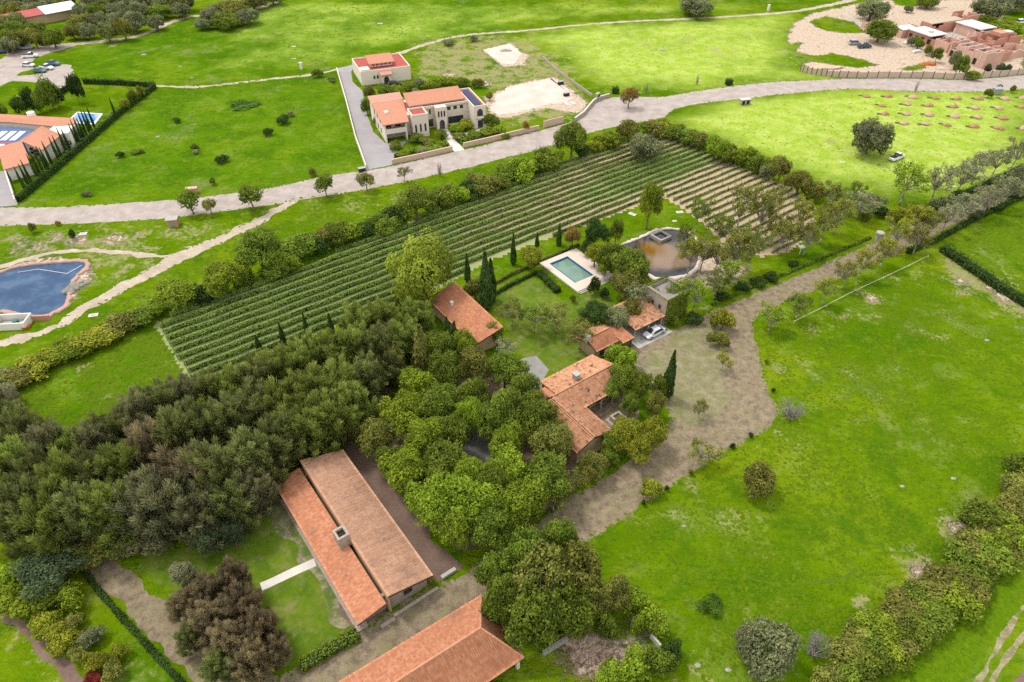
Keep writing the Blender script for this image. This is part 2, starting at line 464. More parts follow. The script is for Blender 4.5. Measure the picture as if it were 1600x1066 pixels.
_rng = np.random.default_rng(5)
def ragged(pts, step=.4, amp=.25):
    """natural uneven border: smooth wander plus a little fine raggedness"""
    out = []; nrm = []
    n = len(pts)
    for i in range(n):
        a = np.array(pts[i]); b = np.array(pts[(i + 1) % n])
        L = np.linalg.norm(b - a); k = max(1, int(L / step))
        nn = np.array([-(b - a)[1], (b - a)[0]]) / (L + 1e-9)
        for j in range(k):
            out.append(a + (b - a) * j / k); nrm.append(nn)
    m = len(out)
    w = _rng.normal(size=m); ker = np.hanning(9); ker /= np.sqrt((ker ** 2).sum())
    w = np.convolve(np.concatenate([w[-8:], w, w[:8]]), ker, 'same')[8:-8] * amp + _rng.normal(size=m) * amp * .18
    return [tuple(p + q * s) for p, q, s in zip(out, nrm, w)]
def smooth_px(pts, k=6):
    """Catmull-Rom through the surveyed points"""
    pts = [np.array(p, float) for p in pts]
    out = []
    for i in range(len(pts) - 1):
        p0 = pts[max(i - 1, 0)]; p1 = pts[i]; p2 = pts[i + 1]; p3 = pts[min(i + 2, len(pts) - 1)]
        for j in range(k):
            s = j / k
            out.append(.5 * ((2 * p1) + (-p0 + p2) * s + (2 * p0 - 5 * p1 + 4 * p2 - p3) * s * s + (-p0 + 3 * p1 - 3 * p2 + p3) * s ** 3))
    out.append(pts[-1])
    return [tuple(p) for p in out]
def soft_px(pts, k=4):
    n = len(pts); e = [pts[-1]] + list(pts) + [pts[0], pts[1]]
    return smooth_px(e, k)[k:k * (n + 1)]
def sheet(name, wpts, z, mat, label, amp=.2, step=.4, kind='structure'):
    pts = ragged(wpts, step, amp) if amp else wpts
    bm = bmesh.new()
    vs = [bm.verts.new((p[0], p[1], z)) for p in pts]
    f = bm.faces.new(vs)
    bmesh.ops.triangulate(bm, faces=[f])
    bmesh.ops.recalc_face_normals(bm, faces=bm.faces)
    for f in bm.faces:
        if f.normal.z < 0: f.normal_flip()
    me = bpy.data.meshes.new(name); bm.to_mesh(me); bm.free()
    me.materials.append(mat)
    return tag(add(name, me), label, kind=kind)
def strip(name, px_line, wid, z, mat, label, amp=.15):
    c = np.array(WP(smooth_px(px_line, 5)))
    d = np.gradient(c, axis=0); d /= np.linalg.norm(d, axis=1)[:, None] + 1e-9
    nn = np.stack([-d[:, 1], d[:, 0]], -1)
    w = np.interp(np.linspace(0, 1, len(c)), np.linspace(0, 1, len(wid)), wid) if isinstance(wid, (list, tuple)) else np.full(len(c), wid)
    a = c + nn * w[:, None] / 2; b = c - nn * w[:, None] / 2
    return sheet(name, [tuple(p) for p in a] + [tuple(p) for p in b[::-1]], z, mat, label, amp)

def ground_mat(name, stops, s1=.25, s2=2.5, bump=.4, grass=None, gamt=(.55, .7)):
    t = NT(name); pos = t.pos()
    a = t.noise(s1, 5.0, pos, .65); b = t.noise(s2, 4.0, pos, .7)
    c = t.ramp(t.math('ADD', t.math('MULTIPLY', a, .6), t.math('MULTIPLY', b, .4)), stops)
    if grass:
        c = t.mix(t.sstep(t.noise(.45, 5.0, pos, .75), gamt[0], gamt[1]), c, grass)
    t.col(c, .93, .15); t.bump(b, bump, .12)
    return t.m
COBBLE = ground_mat('cobbled_road', [(.40, (.29, .243, .218)), (.5, (.345, .295, .27)), (.60, (.40, .35, .325))], .35, 5.0, .6)
TRACK = ground_mat('dirt_track', [(.36, (.29, .23, .175)), (.5, (.38, .315, .255)), (.64, (.48, .405, .34))], .25, 1.5, .5, (.16, .18, .06), (.56, .78))
GRAVEL = ground_mat('gravel_drive', [(.40, (.140, .108, .072)), (.5, (.212, .166, .112)), (.60, (.305, .247, .175))], .9, 6.0, 1.0, (.185, .180, .075), (.46, .74))
PAVER = ground_mat('grey_pavers', [(.3, (.25, .235, .245)), (.7, (.335, .315, .325))], .3, 3.0, .2)
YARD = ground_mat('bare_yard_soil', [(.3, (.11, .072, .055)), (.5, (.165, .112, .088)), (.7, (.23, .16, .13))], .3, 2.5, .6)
VSOIL_T = NT('vineyard_soil'); _t = VSOIL_T
_pos = _t.pos(); _a = _t.noise(.06, 4.0, _pos, .6); _b = _t.noise(1.8, 4.0, _pos, .7)
_c = _t.mix(_b, (.31, .22, .145), (.48, .37, .26))
_gr = _t.mix(_b, (.15, .205, .06), (.31, .345, .155))
_m = _t.sstep(_t.math('ADD', _t.attr('grassy'), _t.math('MULTIPLY_ADD', _a, 1.2, -.6)), .3, .75)
_m = _t.math('MULTIPLY', _m, _t.math('MULTIPLY_ADD', _t.sstep(_b, .30, .55), .35, .65))
_t.col(_t.mix(_m, _c, _gr), .95, .1); _t.bump(_b, .6, .12)
VSOIL = VSOIL_T.m
GARDENBED = ground_mat('weedy_bed', [(.38, (.12, .10, .06)), (.5, (.22, .19, .12)), (.62, (.33, .29, .20))], .5, 3.0, .8, (.085, .135, .02), (.42, .62))
TRAILG = ground_mat('trodden_grass', [(.36, (.048, .105, .003)), (.64, (.085, .140, .008))], .3, 2.0, .5)
DRYLOT2 = ground_mat('worn_rut', [(.38, (.16, .13, .075)), (.5, (.25, .21, .13)), (.62, (.34, .29, .20))], .7, 3.0, .6, (.10, .15, .02), (.46, .66))
LAWN = ground_mat('mown_lawn', [(.36, (.050, .100, .004)), (.5, (.085, .142, .006)), (.64, (.135, .175, .018))], .22, 1.0, .9, (.20, .185, .075), (.47, .76))

ROAD_UP = [(-40, 326), (0, 324), (105, 323), (210, 316), (278, 312), (368, 302), (420, 294), (470, 284), (513, 274), (568, 268), (613, 259), (707, 238), (760, 226), (820, 210), (879, 194), (905, 184), (926, 163), (947, 154), (985, 151), (1031, 152), (1063, 147), (1126, 137), (1199, 129), (1259, 126), (1338, 123), (1443, 123), (1506, 125), (1600, 117), (1660, 110)]
ROAD_LO = [(1660, 133), (1600, 139), (1548, 143), (1432, 143), (1338, 139), (1259, 144), (1220, 148), (1154, 155), (1089, 163), (1050, 172), (1036, 184), (963, 198), (915, 210), (873, 226), (800, 244), (739, 260), (689, 272), (626, 286), (555, 299), (487, 310), (434, 319), (373, 327), (263, 341), (158, 348), (79, 351), (0, 353), (-40, 353)]
ROAD_W = WP(smooth_px(ROAD_UP, 3)) + WP(smooth_px(ROAD_LO, 3))
sheet('road', ROAD_W, .02, COBBLE, 'wide pinkish cobbled road sweeping across the scene', .12)
TRK_UP = [(442, 316), (420, 330), (341, 370), (276, 394), (236, 418), (184, 444), (137, 470), (105, 491), (87, 508), (0, 530), (-50, 540)]
TRK_LO = [(-50, 556), (0, 545), (66, 525), (105, 507), (137, 486), (184, 462), (263, 420), (341, 383), (420, 343), (475, 309)]
TRACK_W = WP(smooth_px(TRK_UP, 3)) + WP(smooth_px(TRK_LO, 3))
sheet('dirt_track', TRACK_W, .012, TRACK, 'pale dirt track running down from the cobbled road', .3)
strip('dirt_track', [(290, 393), (262, 401), (210, 397), (150, 392), (100, 393), (50, 402), (0, 416), (-40, 426)], 1.5, .008, TRACK, 'narrow dirt spur above the blue pond', .25)
strip('dirt_path', [(236, 134), (300, 136), (360, 131), (420, 124), (487, 117), (530, 108)], 1.6, .008, TRACK, 'thin dirt path leading to the walled house drive', .2)
strip('dirt_path', [(622, 84), (676, 66), (728, 55), (820, 48), (879, 42), (958, 35), (1063, 30), (1141, 26), (1220, 20), (1259, 15), (1311, 5), (1350, -4)], [2, 2, 2.4, 3.2], .008, TRACK, 'thin dirt path crossing the far meadow', .25)
strip('dirt_path', [(60, 76), (105, 70), (184, 62), (223, 54), (252, 42), (278, 31), (315, 24), (394, 15), (418, 8), (445, -4)], [5, 3.2, 3, 3, 3], .010, TRACK, 'dirt path along the edge of the far wood', .25)
sheet('parking_ground', WP(soft_px([(-30, 98), (0, 93), (16, 81), (55, 76), (96, 69), (118, 71), (82, 82), (59, 89), (50, 98), (54, 106), (34, 113), (32, 118), (66, 115), (84, 106), (110, 102), (113, 135), (96, 137), (62, 130), (22, 127), (0, 134), (-30, 140)])), .016, COBBLE, 'pale bare ground where cars are parked', .3)
PADM = ground_mat('levelled_earth', [(.36, (.46, .37, .32)), (.5, (.53, .44, .385)), (.64, (.60, .52, .465))], .2, 2.0, .15)
sheet('building_pad', WP([(772, 150), (800, 136), (862, 122), (880, 134), (896, 150), (884, 160), (850, 164), (812, 176), (776, 180), (768, 168)]), .012, PADM, 'levelled pinkish earth pad right of the cream house', .35)
sheet('building_pad', WP([(756, 78), (798, 68), (816, 84), (802, 100), (784, 100)]), .012, PADM, 'small pale levelled slab in the scrub above the earth pad', .2)
sheet('driveway', WP([(527, 107), (556, 100), (549, 112), (551, 128), (566, 142), (573, 179), (584, 207), (602, 224), (636, 221), (618, 239), (612, 258), (573, 266)]), .026, PAVER, 'grey paved drive beside the large cream house', .05)
sheet('driveway', WP([(-40, 262), (0, 268), (9, 267), (27, 321), (-40, 326)]), .026, PAVER, 'grey paved drive of the orange roofed villa', .05)
GRV = [(985, 535), (1010, 530), (1030, 518), (1060, 512), (1108, 488), (1200, 450), (1375, 374), (1470, 330), (1545, 300), (1625, 268), (1640, 285), (1560, 320), (1490, 352), (1416, 388), (1300, 442), (1182, 496), (1188, 560), (1200, 610), (1212, 658), (1120, 715), (1000, 792), (930, 838), (820, 905), (690, 990), (560, 1066), (500, 1105), (380, 1110), (436, 1062), (560, 988), (620, 950), (700, 905), (760, 872), (830, 822), (880, 785), (930, 755), (960, 735), (1000, 705), (1040, 670), (1046, 640), (1005, 600), (990, 560)]
GRV_W = WP(soft_px(GRV))
sheet('gravel_drive', GRV_W, .016, GRAVEL, 'brown gravel drive bending through the estate', .2)
DRYLOT = ground_mat('dry_grass_lot', [(.38, (.155, .135, .075)), (.5, (.215, .190, .115)), (.62, (.29, .255, .165))], .7, 5.0, 1.0, (.145, .165, .05), (.42, .70))
sheet('dry_lot', WP(soft_px([(1012, 556), (1040, 532), (1078, 512), (1104, 500), (1118, 545), (1132, 600), (1138, 628), (1100, 652), (1062, 672), (1052, 640), (1020, 606), (1008, 580)])), .022, DRYLOT, 'dry grassy ground between courtyard house and drive', .5)
strip('foot_trail', [(1126, 862), (1150, 884), (1175, 905), (1210, 912), (1260, 911), (1310, 905), (1340, 890)], .3, .007, TRAILG, 'faint dark foot trail in the right field', .1)
sheet('gravel_lane', WP(soft_px([(130, 884), (162, 878), (198, 884), (235, 930), (300, 975), (380, 1030), (440, 1064), (400, 1100), (330, 1090), (270, 1030), (205, 960)])), .010, GRAVEL, 'brown gravel lane outside the garden corner', .35)
sheet('yard', WP(soft_px([(470, 712), (545, 690), (580, 720), (600, 735), (640, 790), (680, 850), (730, 880), (690, 905), (655, 925), (600, 960), (560, 990), (540, 960)])), .010, YARD, 'bare brown yard beside the long tiled house', .3)
strip('garden_path', [(408, 917), (492, 879)], 1.25, .02, CONCP, 'pale flagstone path across the garden lawn', .04)
sheet('lawn', WP(soft_px([(770, 470), (800, 440), (846, 436), (880, 470), (925, 455), (960, 470), (950, 510), (985, 530), (930, 560), (880, 590), (840, 570), (800, 545), (780, 500)])), .006, LAWN, 'mown lawn between the pool and the courtyard house', .4)
sheet('flower_bed', WP(soft_px([(432, 772), (446, 770), (470, 812), (500, 862), (530, 915), (556, 968), (540, 985), (516, 975), (505, 940), (488, 900), (470, 880), (462, 850), (440, 838), (424, 800)])), .0095, GARDENBED, 'dry weedy soil bed beside the long house', .25)
sheet('lawn', WP(soft_px([(215, 880), (300, 850), (375, 800), (440, 770), (470, 830), (520, 930), (550, 975), (470, 1030), (400, 1040), (280, 940)])), .006, LAWN, 'garden lawn in front of the long tiled house', .4)
sheet('patio', WP([(796, 572), (818, 560), (838, 556), (858, 578), (850, 590), (868, 606), (832, 622), (806, 600)]), .02, plain('stained_patio', (.24, .235, .225), .9, .2, .35, .7, .2), 'grey concrete patio behind the courtyard house', .03)
sheet('patio', WP(soft_px([(918, 640), (960, 618), (1000, 640), (985, 670), (955, 680), (930, 660)])), .024, GRAVEL, 'bare earth patio inside the courtyard house', .1)
sheet('wood_shade_sheet', WP(soft_px([(-20, 770), (60, 790), (110, 850), (230, 850), (330, 810), (440, 750), (540, 700), (600, 620), (620, 540), (560, 545), (440, 610), (330, 650), (240, 690), (130, 745), (60, 730), (-20, 700)])), .008, YARD, 'brown sheet painting the shade under the dark wood', .5)  # tree shade put into the colour of a brown ground sheet
sheet('grove_shade_sheet', WP(soft_px([(580, 720), (600, 680), (640, 620), (700, 580), (790, 590), (850, 650), (900, 740), (860, 800), (760, 850), (700, 850), (640, 780)])), .012, YARD, 'brown sheet painting the shade under the broadleaf grove', .5)  # brown sheet carries the grove's shade in its colour
sheet('paved_court', WP([(708, 690), (733, 664), (774, 688), (764, 724), (738, 738)]), .02, plain('dark_paving', (.15, .145, .135), .9, .2, .35, .8, .2), 'grey paved court hidden among leafy trees', .05)
strip('dirt_track', [(1525, 1075), (1548, 1030), (1590, 960), (1625, 920)], .5, .006, DRYLOT2, 'left wheel rut in the lower right field', .12)
strip('dirt_track', [(1545, 1075), (1570, 1030), (1605, 985), (1635, 950)], .5, .006, DRYLOT2, 'right wheel rut in the lower right field', .12)
sheet('dirt_track', WP([(1575, 1070), (1605, 1045), (1640, 1040), (1640, 1080)]), .007, YARD, 'corner of bare track at lower right', .15)
strip('dirt_track', [(-10, 940), (30, 975), (70, 1015), (110, 1060), (140, 1090)], 1.4, .008, YARD, 'reddish dirt track in the lower left corner', .2)

# ------------------------------------------------------------ water
def water_mat(name, a, b, c, s=.12, rough=.08, spec=.5):
    t = NT(name); pos = t.pos()
    n = t.noise(s, 3.0, pos, .6)
    t.col(t.ramp(n, [(.38, a), (.5, b), (.62, c)]), rough, .5)
    t.b.inputs['Specular IOR Level'].default_value = spec
    t.bump(t.noise(2.5, 3.0, pos), .06, .05)
    return t.m
W_BLUE = water_mat('lined_pond_water', (.018, .052, .120), (.028, .070, .15), (.055, .105, .18), .25, .4, .15)
def silt_water():
    t = NT('murky_pond_water'); pos = t.pos(); c = P(1040, 400)
    d = t.n('ShaderNodeVectorMath', operation='DISTANCE'); t.l(pos, d.inputs[0]); d.inputs[1].default_value = (c[0], c[1], 0)
    n = t.noise(.16, 4.0, pos, .6)
    shoal = t.sstep(t.math('ADD', d.outputs['Value'], t.math('MULTIPLY_ADD', n, 7.0, -3.5)), 7.0, 3.5)   # silt bank in the middle, deep water round it
    col = t.mix(shoal, (.020, .022, .028), (.21, .145, .095))
    c2 = P(1018, 388); d2 = t.n('ShaderNodeVectorMath', operation='DISTANCE'); t.l(pos, d2.inputs[0]); d2.inputs[1].default_value = (c2[0], c2[1], 0)
    alg = t.sstep(t.math('ADD', d2.outputs['Value'], t.math('MULTIPLY_ADD', n, 6.0, -3.0)), 4.2, 1.5)
    t.col(t.mix(alg, col, (.17, .085, .010)), .12, .35)
    return t.m
W_BROWN = silt_water()
W_POOL = water_mat('pool_water', (.10, .19, .15), (.12, .215, .165), (.14, .235, .18), .3, .1)
W_VILLA = water_mat('villa_pool_water', (.10, .24, .52), (.13, .29, .58), (.18, .36, .64), .3, .1)

def ring(name, wpts, w, h, mat, parent=None, label=None, z0=-.1):
    """a band of set stones round a closed outline"""
    c = np.array(wpts); n = len(c)
    d = np.roll(c, -1, 0) - np.roll(c, 1, 0); d /= np.linalg.norm(d, axis=1)[:, None]
    if (c[:, 0] * np.roll(c[:, 1], -1) - c[:, 1] * np.roll(c[:, 0], -1)).sum() < 0: d = -d
    nn = np.stack([d[:, 1], -d[:, 0]], -1)
    rg = np.random.default_rng(n)
    wj = w * (1 + .25 * rg.normal(size=n))
    o = c + nn * wj[:, None]; hz = h * (1 + .25 * rg.normal(size=n))
    v = np.concatenate([np.c_[c, np.full(n, z0)], np.c_[c, hz], np.c_[o, hz * .8], np.c_[o, np.full(n, z0)]])
    i = np.arange(n); j = (i + 1) % n
    q = np.concatenate([np.stack([k * n + i, k * n + j, (k + 1) * n + j, (k + 1) * n + i], -1) for k in range(3)])
    return add(name, mesh_np(name, v, q, mats=[mat]), parent)
def densify(w, step):
    out = []
    for i in range(len(w)):
        a = np.array(w[i]); b = np.array(w[(i + 1) % len(w)]); k = max(1, int(np.linalg.norm(b - a) / step))
        out += [tuple(a + (b - a) * s / k) for s in range(k)]
    return out
BLUE_POND = [(-60, 450), (0, 428), (31, 418), (66, 414), (105, 411), (131, 411), (133, 418), (118, 433), (110, 444), (105, 465), (97, 481), (66, 494), (34, 491), (10, 486), (-60, 486)]
POND2 = [(960, 391), (975, 383), (994, 376), (1013, 368), (1029, 361), (1050, 359), (1066, 362), (1082, 370), (1090, 385), (1091, 402), (1084, 421), (1069, 430), (1046, 434), (1024, 434), (1005, 423), (983, 417), (968, 417), (960, 404)]
bw = WP(smooth_px(BLUE_POND + [BLUE_POND[0]], 3))[:-1]
sheet('pond', bw, .03, W_BLUE, 'blue plastic lined pond at the left edge', 0)
RIMSTONE = plain('pond_rim_stones', (.40, .255, .20), .9, .2, .4, 3.0, .6)
RIMPALE = plain('pale_rim_stones', (.55, .47, .42), .9, .2, .35, 3.0, .6)
tag(ring('pond_kerb', densify(bw, .5), .9, .28, RIMSTONE), 'ring of reddish stones round the blue pond', 'kerb')
pw = WP(smooth_px(POND2 + [POND2[0]], 3))[:-1]
sheet('pond', pw, .03, W_BROWN, 'murky brown pond among the trees', 0)
tag(ring('pond_kerb', densify(pw, .5), .8, .25, RIMPALE), 'pale stone kerb round the murky brown pond', 'kerb')
_lw = WP([(28, 426), (60, 421), (105, 428), (128, 415)])
mb = MB()
for a, b in zip(_lw[:-1], _lw[1:]): mb.tube((a[0], a[1], .06), (b[0], b[1], .06), .05, n=4)
tag(mb.build('floating_hose', WPAINT), 'thin white hose floating on the blue pond', 'hose')

POOL_L = water_mat('pool_blue_tiles', (.012, .055, .19), (.016, .07, .22), (.02, .085, .25), 2.0, .3)
pool = empty('swimming_pool', P(858, 414), R(35), label='rectangular green-water swimming pool with blue tiled rim in a pale terrace', cat='pool')
U0, U1, V0, V1 = -1.5, 8.4, -11.2, 1.4
a0, a1, b0, b1 = 0, 4.9, -8.6, 0
mb = MB(); mb.box(U0, b1, -.1, U1, V1, .35); mb.box(U0, V0, -.1, U1, b0, .35); mb.box(U0, b0, -.1, a0, b1, .349); mb.box(a1, b0, -.1, U1, b1, .349)
mb.build('terrace', plain('pale_travertine', (.56, .47, .40), .8, .25, .12, 1.5), pool)
mb = MB(); e = .25
mb.box(a0, b1 - e, .0, a1, b1, .34); mb.box(a0, b0, .0, a1, b0 + e, .1); mb.box(a0, b0 + e, 0, a0 + e, b1 - e, .34); mb.box(a1 - e, b0 + e, 0, a1, b1 - e, .3)
mb.build('tiled_rim', POOL_L, pool)
mb = MB(); mb.box(a0 + e, b0 + e, .0, a1 - e, b1 - e, .06); mb.build('water', W_POOL, pool)
mb = MB()
for i in range(2): mb.box(U0 + .3 * i, V0 - .35 * (i + 1), -.1, U1 - 2, V0 - .35 * i, .35 - .13 * (i + 1))
mb.build('step', CONC, pool)
for k in range(2):
    lw = P(915 + k * 5, 392 + k * 4)
    o = empty('sun_lounger', (lw[0], lw[1], .35), R(-25), label=('left' if k == 0 else 'right') + ' grey sun lounger at the far corner of the pool terrace', cat='lounger', group='sun loungers by the pool')
    MB().box(-.35, -.9, .25, .35, .4, .36).build('seat', METALG, o)
    MB().prism([(-.35, .4), (.35, .4), (.35, 1.0), (-.35, 1.0)], [.25, .25, .6, .6], [.36, .36, .72, .72]).build('backrest', METALG, o)
    for sx in (-.3, .3):
        for sy in (-.8, .3): MB().box(sx - .03, sy - .03, 0, sx + .03, sy + .03, .25).build('leg', METALG, o)
ft = P(1032, 372)
fo = empty('fountain_basin', (ft[0], ft[1], 0), R(36), label='square stone basin standing in the brown pond', cat='basin')
mb = MB(); w, h = 1.7, .75
for (x0, y0, x1, y1) in ((-w, -w, w, -w + .45), (-w, w - .45, w, w), (-w, -w + .45, -w + .45, w - .45), (w - .45, -w + .45, w, w - .45)): mb.box(x0, y0, -.1, x1, y1, h)
mb.build('basin_wall', STONEG, fo); MB().box(-w + .45, -w + .45, 0, w - .45, w - .45, .35).build('water', W_BROWN, fo)

# ------------------------------------------------------------ foliage builders
def rand_dirs(rg, n):
    v = rg.normal(size=(n, 3)); return v / np.linalg.norm(v, axis=1)[:, None]
def quads_from(rg, c, nrm, half, aspect=1.0, axis=None):
    """one leaf spray per point: a quad facing nrm, long side along axis when given"""
    n = len(c)
    if axis is None: axis = rand_dirs(rg, n)
    t = axis - (axis * nrm).sum(1)[:, None] * nrm
    t /= np.linalg.norm(t, axis=1)[:, None] + 1e-9
    b = np.cross(nrm, t)
    half = np.broadcast_to(half, (n,))[:, None]
    a = t * half * aspect; d = b * half
    k = .55 + .45 * rg.random((n, 1))
    v = np.stack([c - a, c + d * k, c + a, c - d * k], 1)       # diamond shaped spray
    return v.reshape(-1, 3), np.arange(4 * n).reshape(n, 4)
def leaf_mesh(name, V, Q, tone, mat):
    return mesh_np(name, V, Q, mats=[mat], tone=np.repeat(tone, 4))
def unit(v): return v / (np.linalg.norm(v, axis=-1, keepdims=True) + 1e-9)

def clump_crown(seed, hc, z0, nclump, cr, per, half, flat=1.0, aspect=1.3, lift=.25, inner=.12, irregular=.18, droop=0.0, spread=.42):
    rg = np.random.default_rng(seed)
    d = rand_dirs(rg, nclump * 3)
    d = d[d[:, 2] > -.45][:nclump]
    zc, rz = (z0 + hc) / 2, (hc - z0) / 2
    rad = (1 - cr) * (.58 + .46 * rg.random(len(d)))[:, None]
    lob = 1 + irregular * np.sin(3 * np.arctan2(d[:, 1], d[:, 0]) + seed) [:, None]
    cc = np.concatenate([d[:, :2] * rad * lob, d[:, 2:] * rad * rz * .98 + zc], 1)
    crs = cr * (.55 + .75 * rg.random(len(cc)))
    ctone = np.clip(.5 + .22 * rg.normal(size=len(cc)), 0, 1)
    Vs, Ns, Ts = [], [], []
    for i in range(len(cc)):
        m = int(per * (crs[i] / cr) ** 2)
        dd = rand_dirs(rg, m)
        bump = 1 + .16 * np.sin(dd @ rand_dirs(rg, 3).T * 5 + rg.random(3) * 6).sum(1)
        p = cc[i] + dd * (crs[i] * bump * (.70 + .42 * rg.random(m)))[:, None] * np.array([1, 1, flat])
        ins = np.zeros(m, bool)
        for j in range(len(cc)):
            if j != i: ins |= np.linalg.norm((p - cc[j]) / np.array([1, 1, flat]), axis=1) < crs[j] * .72
        k = ~ins | (rg.random(m) < inner)
        p, dd = p[k], dd[k]
        nr = unit(dd * .8 + rg.normal(size=p.shape) * spread + np.array([0, 0, lift]))
        Vs.append(p); Ns.append(nr)
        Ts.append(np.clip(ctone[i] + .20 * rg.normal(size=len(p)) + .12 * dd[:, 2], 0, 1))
    c = np.concatenate(Vs); nr = np.concatenate(Ns); tn = np.concatenate(Ts)
    c[:, 2] = np.maximum(c[:, 2], .02)
    ax = None
    if droop: ax = unit(rg.normal(size=c.shape) * .5 + np.array([0, 0, -1.0]))
    V, Q = quads_from(rg, c, nr, half * (.6 + .8 * rg.random(len(c))), aspect, ax)
    return V, Q, tn, cc
def plume_crown(seed, hc, z0, npl, per, length, width):
    """feathery needle plumes that sweep up and out"""
    rg = np.random.default_rng(seed)
    cs, ax, ns, tn = [], [], [], []
    base = []
    for i in range(npl):
        a = rg.random() * 6.283; f = rg.random() ** .75
        z = z0 + (hc - z0) * .74 * f
        rr = (1.0 - .45 * f ** 1.5) * rg.random() ** .5
        b = np.array([math.cos(a) * rr * .72, math.sin(a) * rr * .72, z])
        out = unit(np.array([math.cos(a) * (.55 * rr), math.sin(a) * (.55 * rr), .9]) + rg.normal(size=3) * .16)
        L = (.45 + .45 * rg.random()) * (1.05 - .25 * f)
        base.append(b)
        m = int(per * (.6 + .8 * rg.random()))
        s = rg.random(m) ** .85
        wd = (.05 + .13 * np.sin(np.pi * np.clip(s * .9 + .05, 0, 1))) * (.7 + .6 * rg.random())
        off = rand_dirs(rg, m) * (wd * (.4 + .75 * rg.random(m)))[:, None]
        p = b + out * (s * L)[:, None] + off
        cs.append(p); o2 = unit(off)
        ax.append(unit(out + o2 * .45 + rg.normal(size=(m, 3)) * .22))
        ns.append(unit(o2 + np.array([0, 0, .3]) + rg.normal(size=(m, 3)) * .4))
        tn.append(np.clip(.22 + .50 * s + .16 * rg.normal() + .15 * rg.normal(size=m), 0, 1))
    c = np.concatenate(cs); c[:, 2] = np.maximum(c[:, 2], .02)
    ns_, ax_ = np.concatenate(ns), np.concatenate(ax)
    nr = unit(ns_ - (ns_ * ax_).sum(1)[:, None] * ax_)
    V, Q = quads_from(rg, c, nr, width * (.7 + .6 * rg.random(len(c))), length / width, ax_)
    return V, Q, np.concatenate(tn), np.array(base)
def column_crown(seed, hc, n, half):
    rg = np.random.default_rng(seed)
    z = rg.random(n) ** .85 * hc; a = rg.random(n) * 6.283
    f = z / hc
    r = np.minimum(.35 + f * 6, 1) * (1 - np.clip((f - .25) / .75, 0, 1) ** 1.6) * (.8 + .25 * rg.random(n)) * (1 + .1 * np.sin(a * 3 + z))
    c = np.stack([np.cos(a) * r, np.sin(a) * r, z + .1], -1)
    nr = unit(np.stack([np.cos(a), np.sin(a), np.full(n, .3)], -1) + rg.normal(size=(n, 3)) * .35)
    ax = unit(np.stack([np.cos(a) * .2, np.sin(a) * .2, np.ones(n)], -1) + rg.normal(size=(n, 3)) * .15)
    V, Q = quads_from(rg, c, nr, half * (.7 + .6 * rg.random(n)), 2.4, ax)
    return V, Q, np.clip(.45 + .2 * rg.normal(size=n) + .1 * np.sin(a * 4 + z * 1.3), 0, 1), c[:0]
def limb_mesh(name, seed, hc, tips, r0, mat, fork=.35, twigs=0, wander=.06):
    rg = np.random.default_rng(seed); mb = MB()
    top = np.array([rg.normal() * .04, rg.normal() * .04, hc * fork])
    mid = top * .5 + np.array([rg.normal() * .03, rg.normal() * .03, 0])
    mb.tube((0, 0, -.05), tuple(mid), r0 * 1.25, r0 * .95, 7); mb.tube(tuple(mid), tuple(top), r0 * .95, r0 * .8, 7)
    for tpt in tips:
        tpt = np.array(tpt)
        k = top + (tpt - top) * .5 + rg.normal(size=3) * wander + np.array([0, 0, .05])
        mb.tube(tuple(top), tuple(k), r0 * .55, r0 * .36, 5, False); mb.tube(tuple(k), tuple(tpt), r0 * .36, r0 * .12, 4, False)
        for _ in range(twigs):
            s = rg.random(); q = k + (tpt - k) * s
            mb.tube(tuple(q), tuple(q + unit(rg.normal(size=3) + np.array([0, 0, .8])) * (.16 + .2 * rg.random())), r0 * .14, r0 * .05, 3, False)
    return mb.mesh(name, mat, True)
def bare_crown(seed, hc, n=260):
    rg = np.random.default_rng(seed); mb = MB()
    for i in range(26):
        a = rg.random() * 6.283; e = .35 + .65 * rg.random()
        d = np.array([math.cos(a) * (1 - e * .6), math.sin(a) * (1 - e * .6), e * hc * .95])
        m = d * .5 + rg.normal(size=3) * .06
        mb.tube((0, 0, 0), tuple(m), .022, .015, 3, False); mb.tube(tuple(m), tuple(d), .015, .008, 3, False)
        for _ in range(n // 26):
            s = .25 + .75 * rg.random(); q = d * s
            g = q + unit(rg.normal(size=3) + np.array([0, 0, .7])) * (.15 + .25 * rg.random())
            mb.tube(tuple(q), tuple(g), .010, .005, 3, False)
    return mb

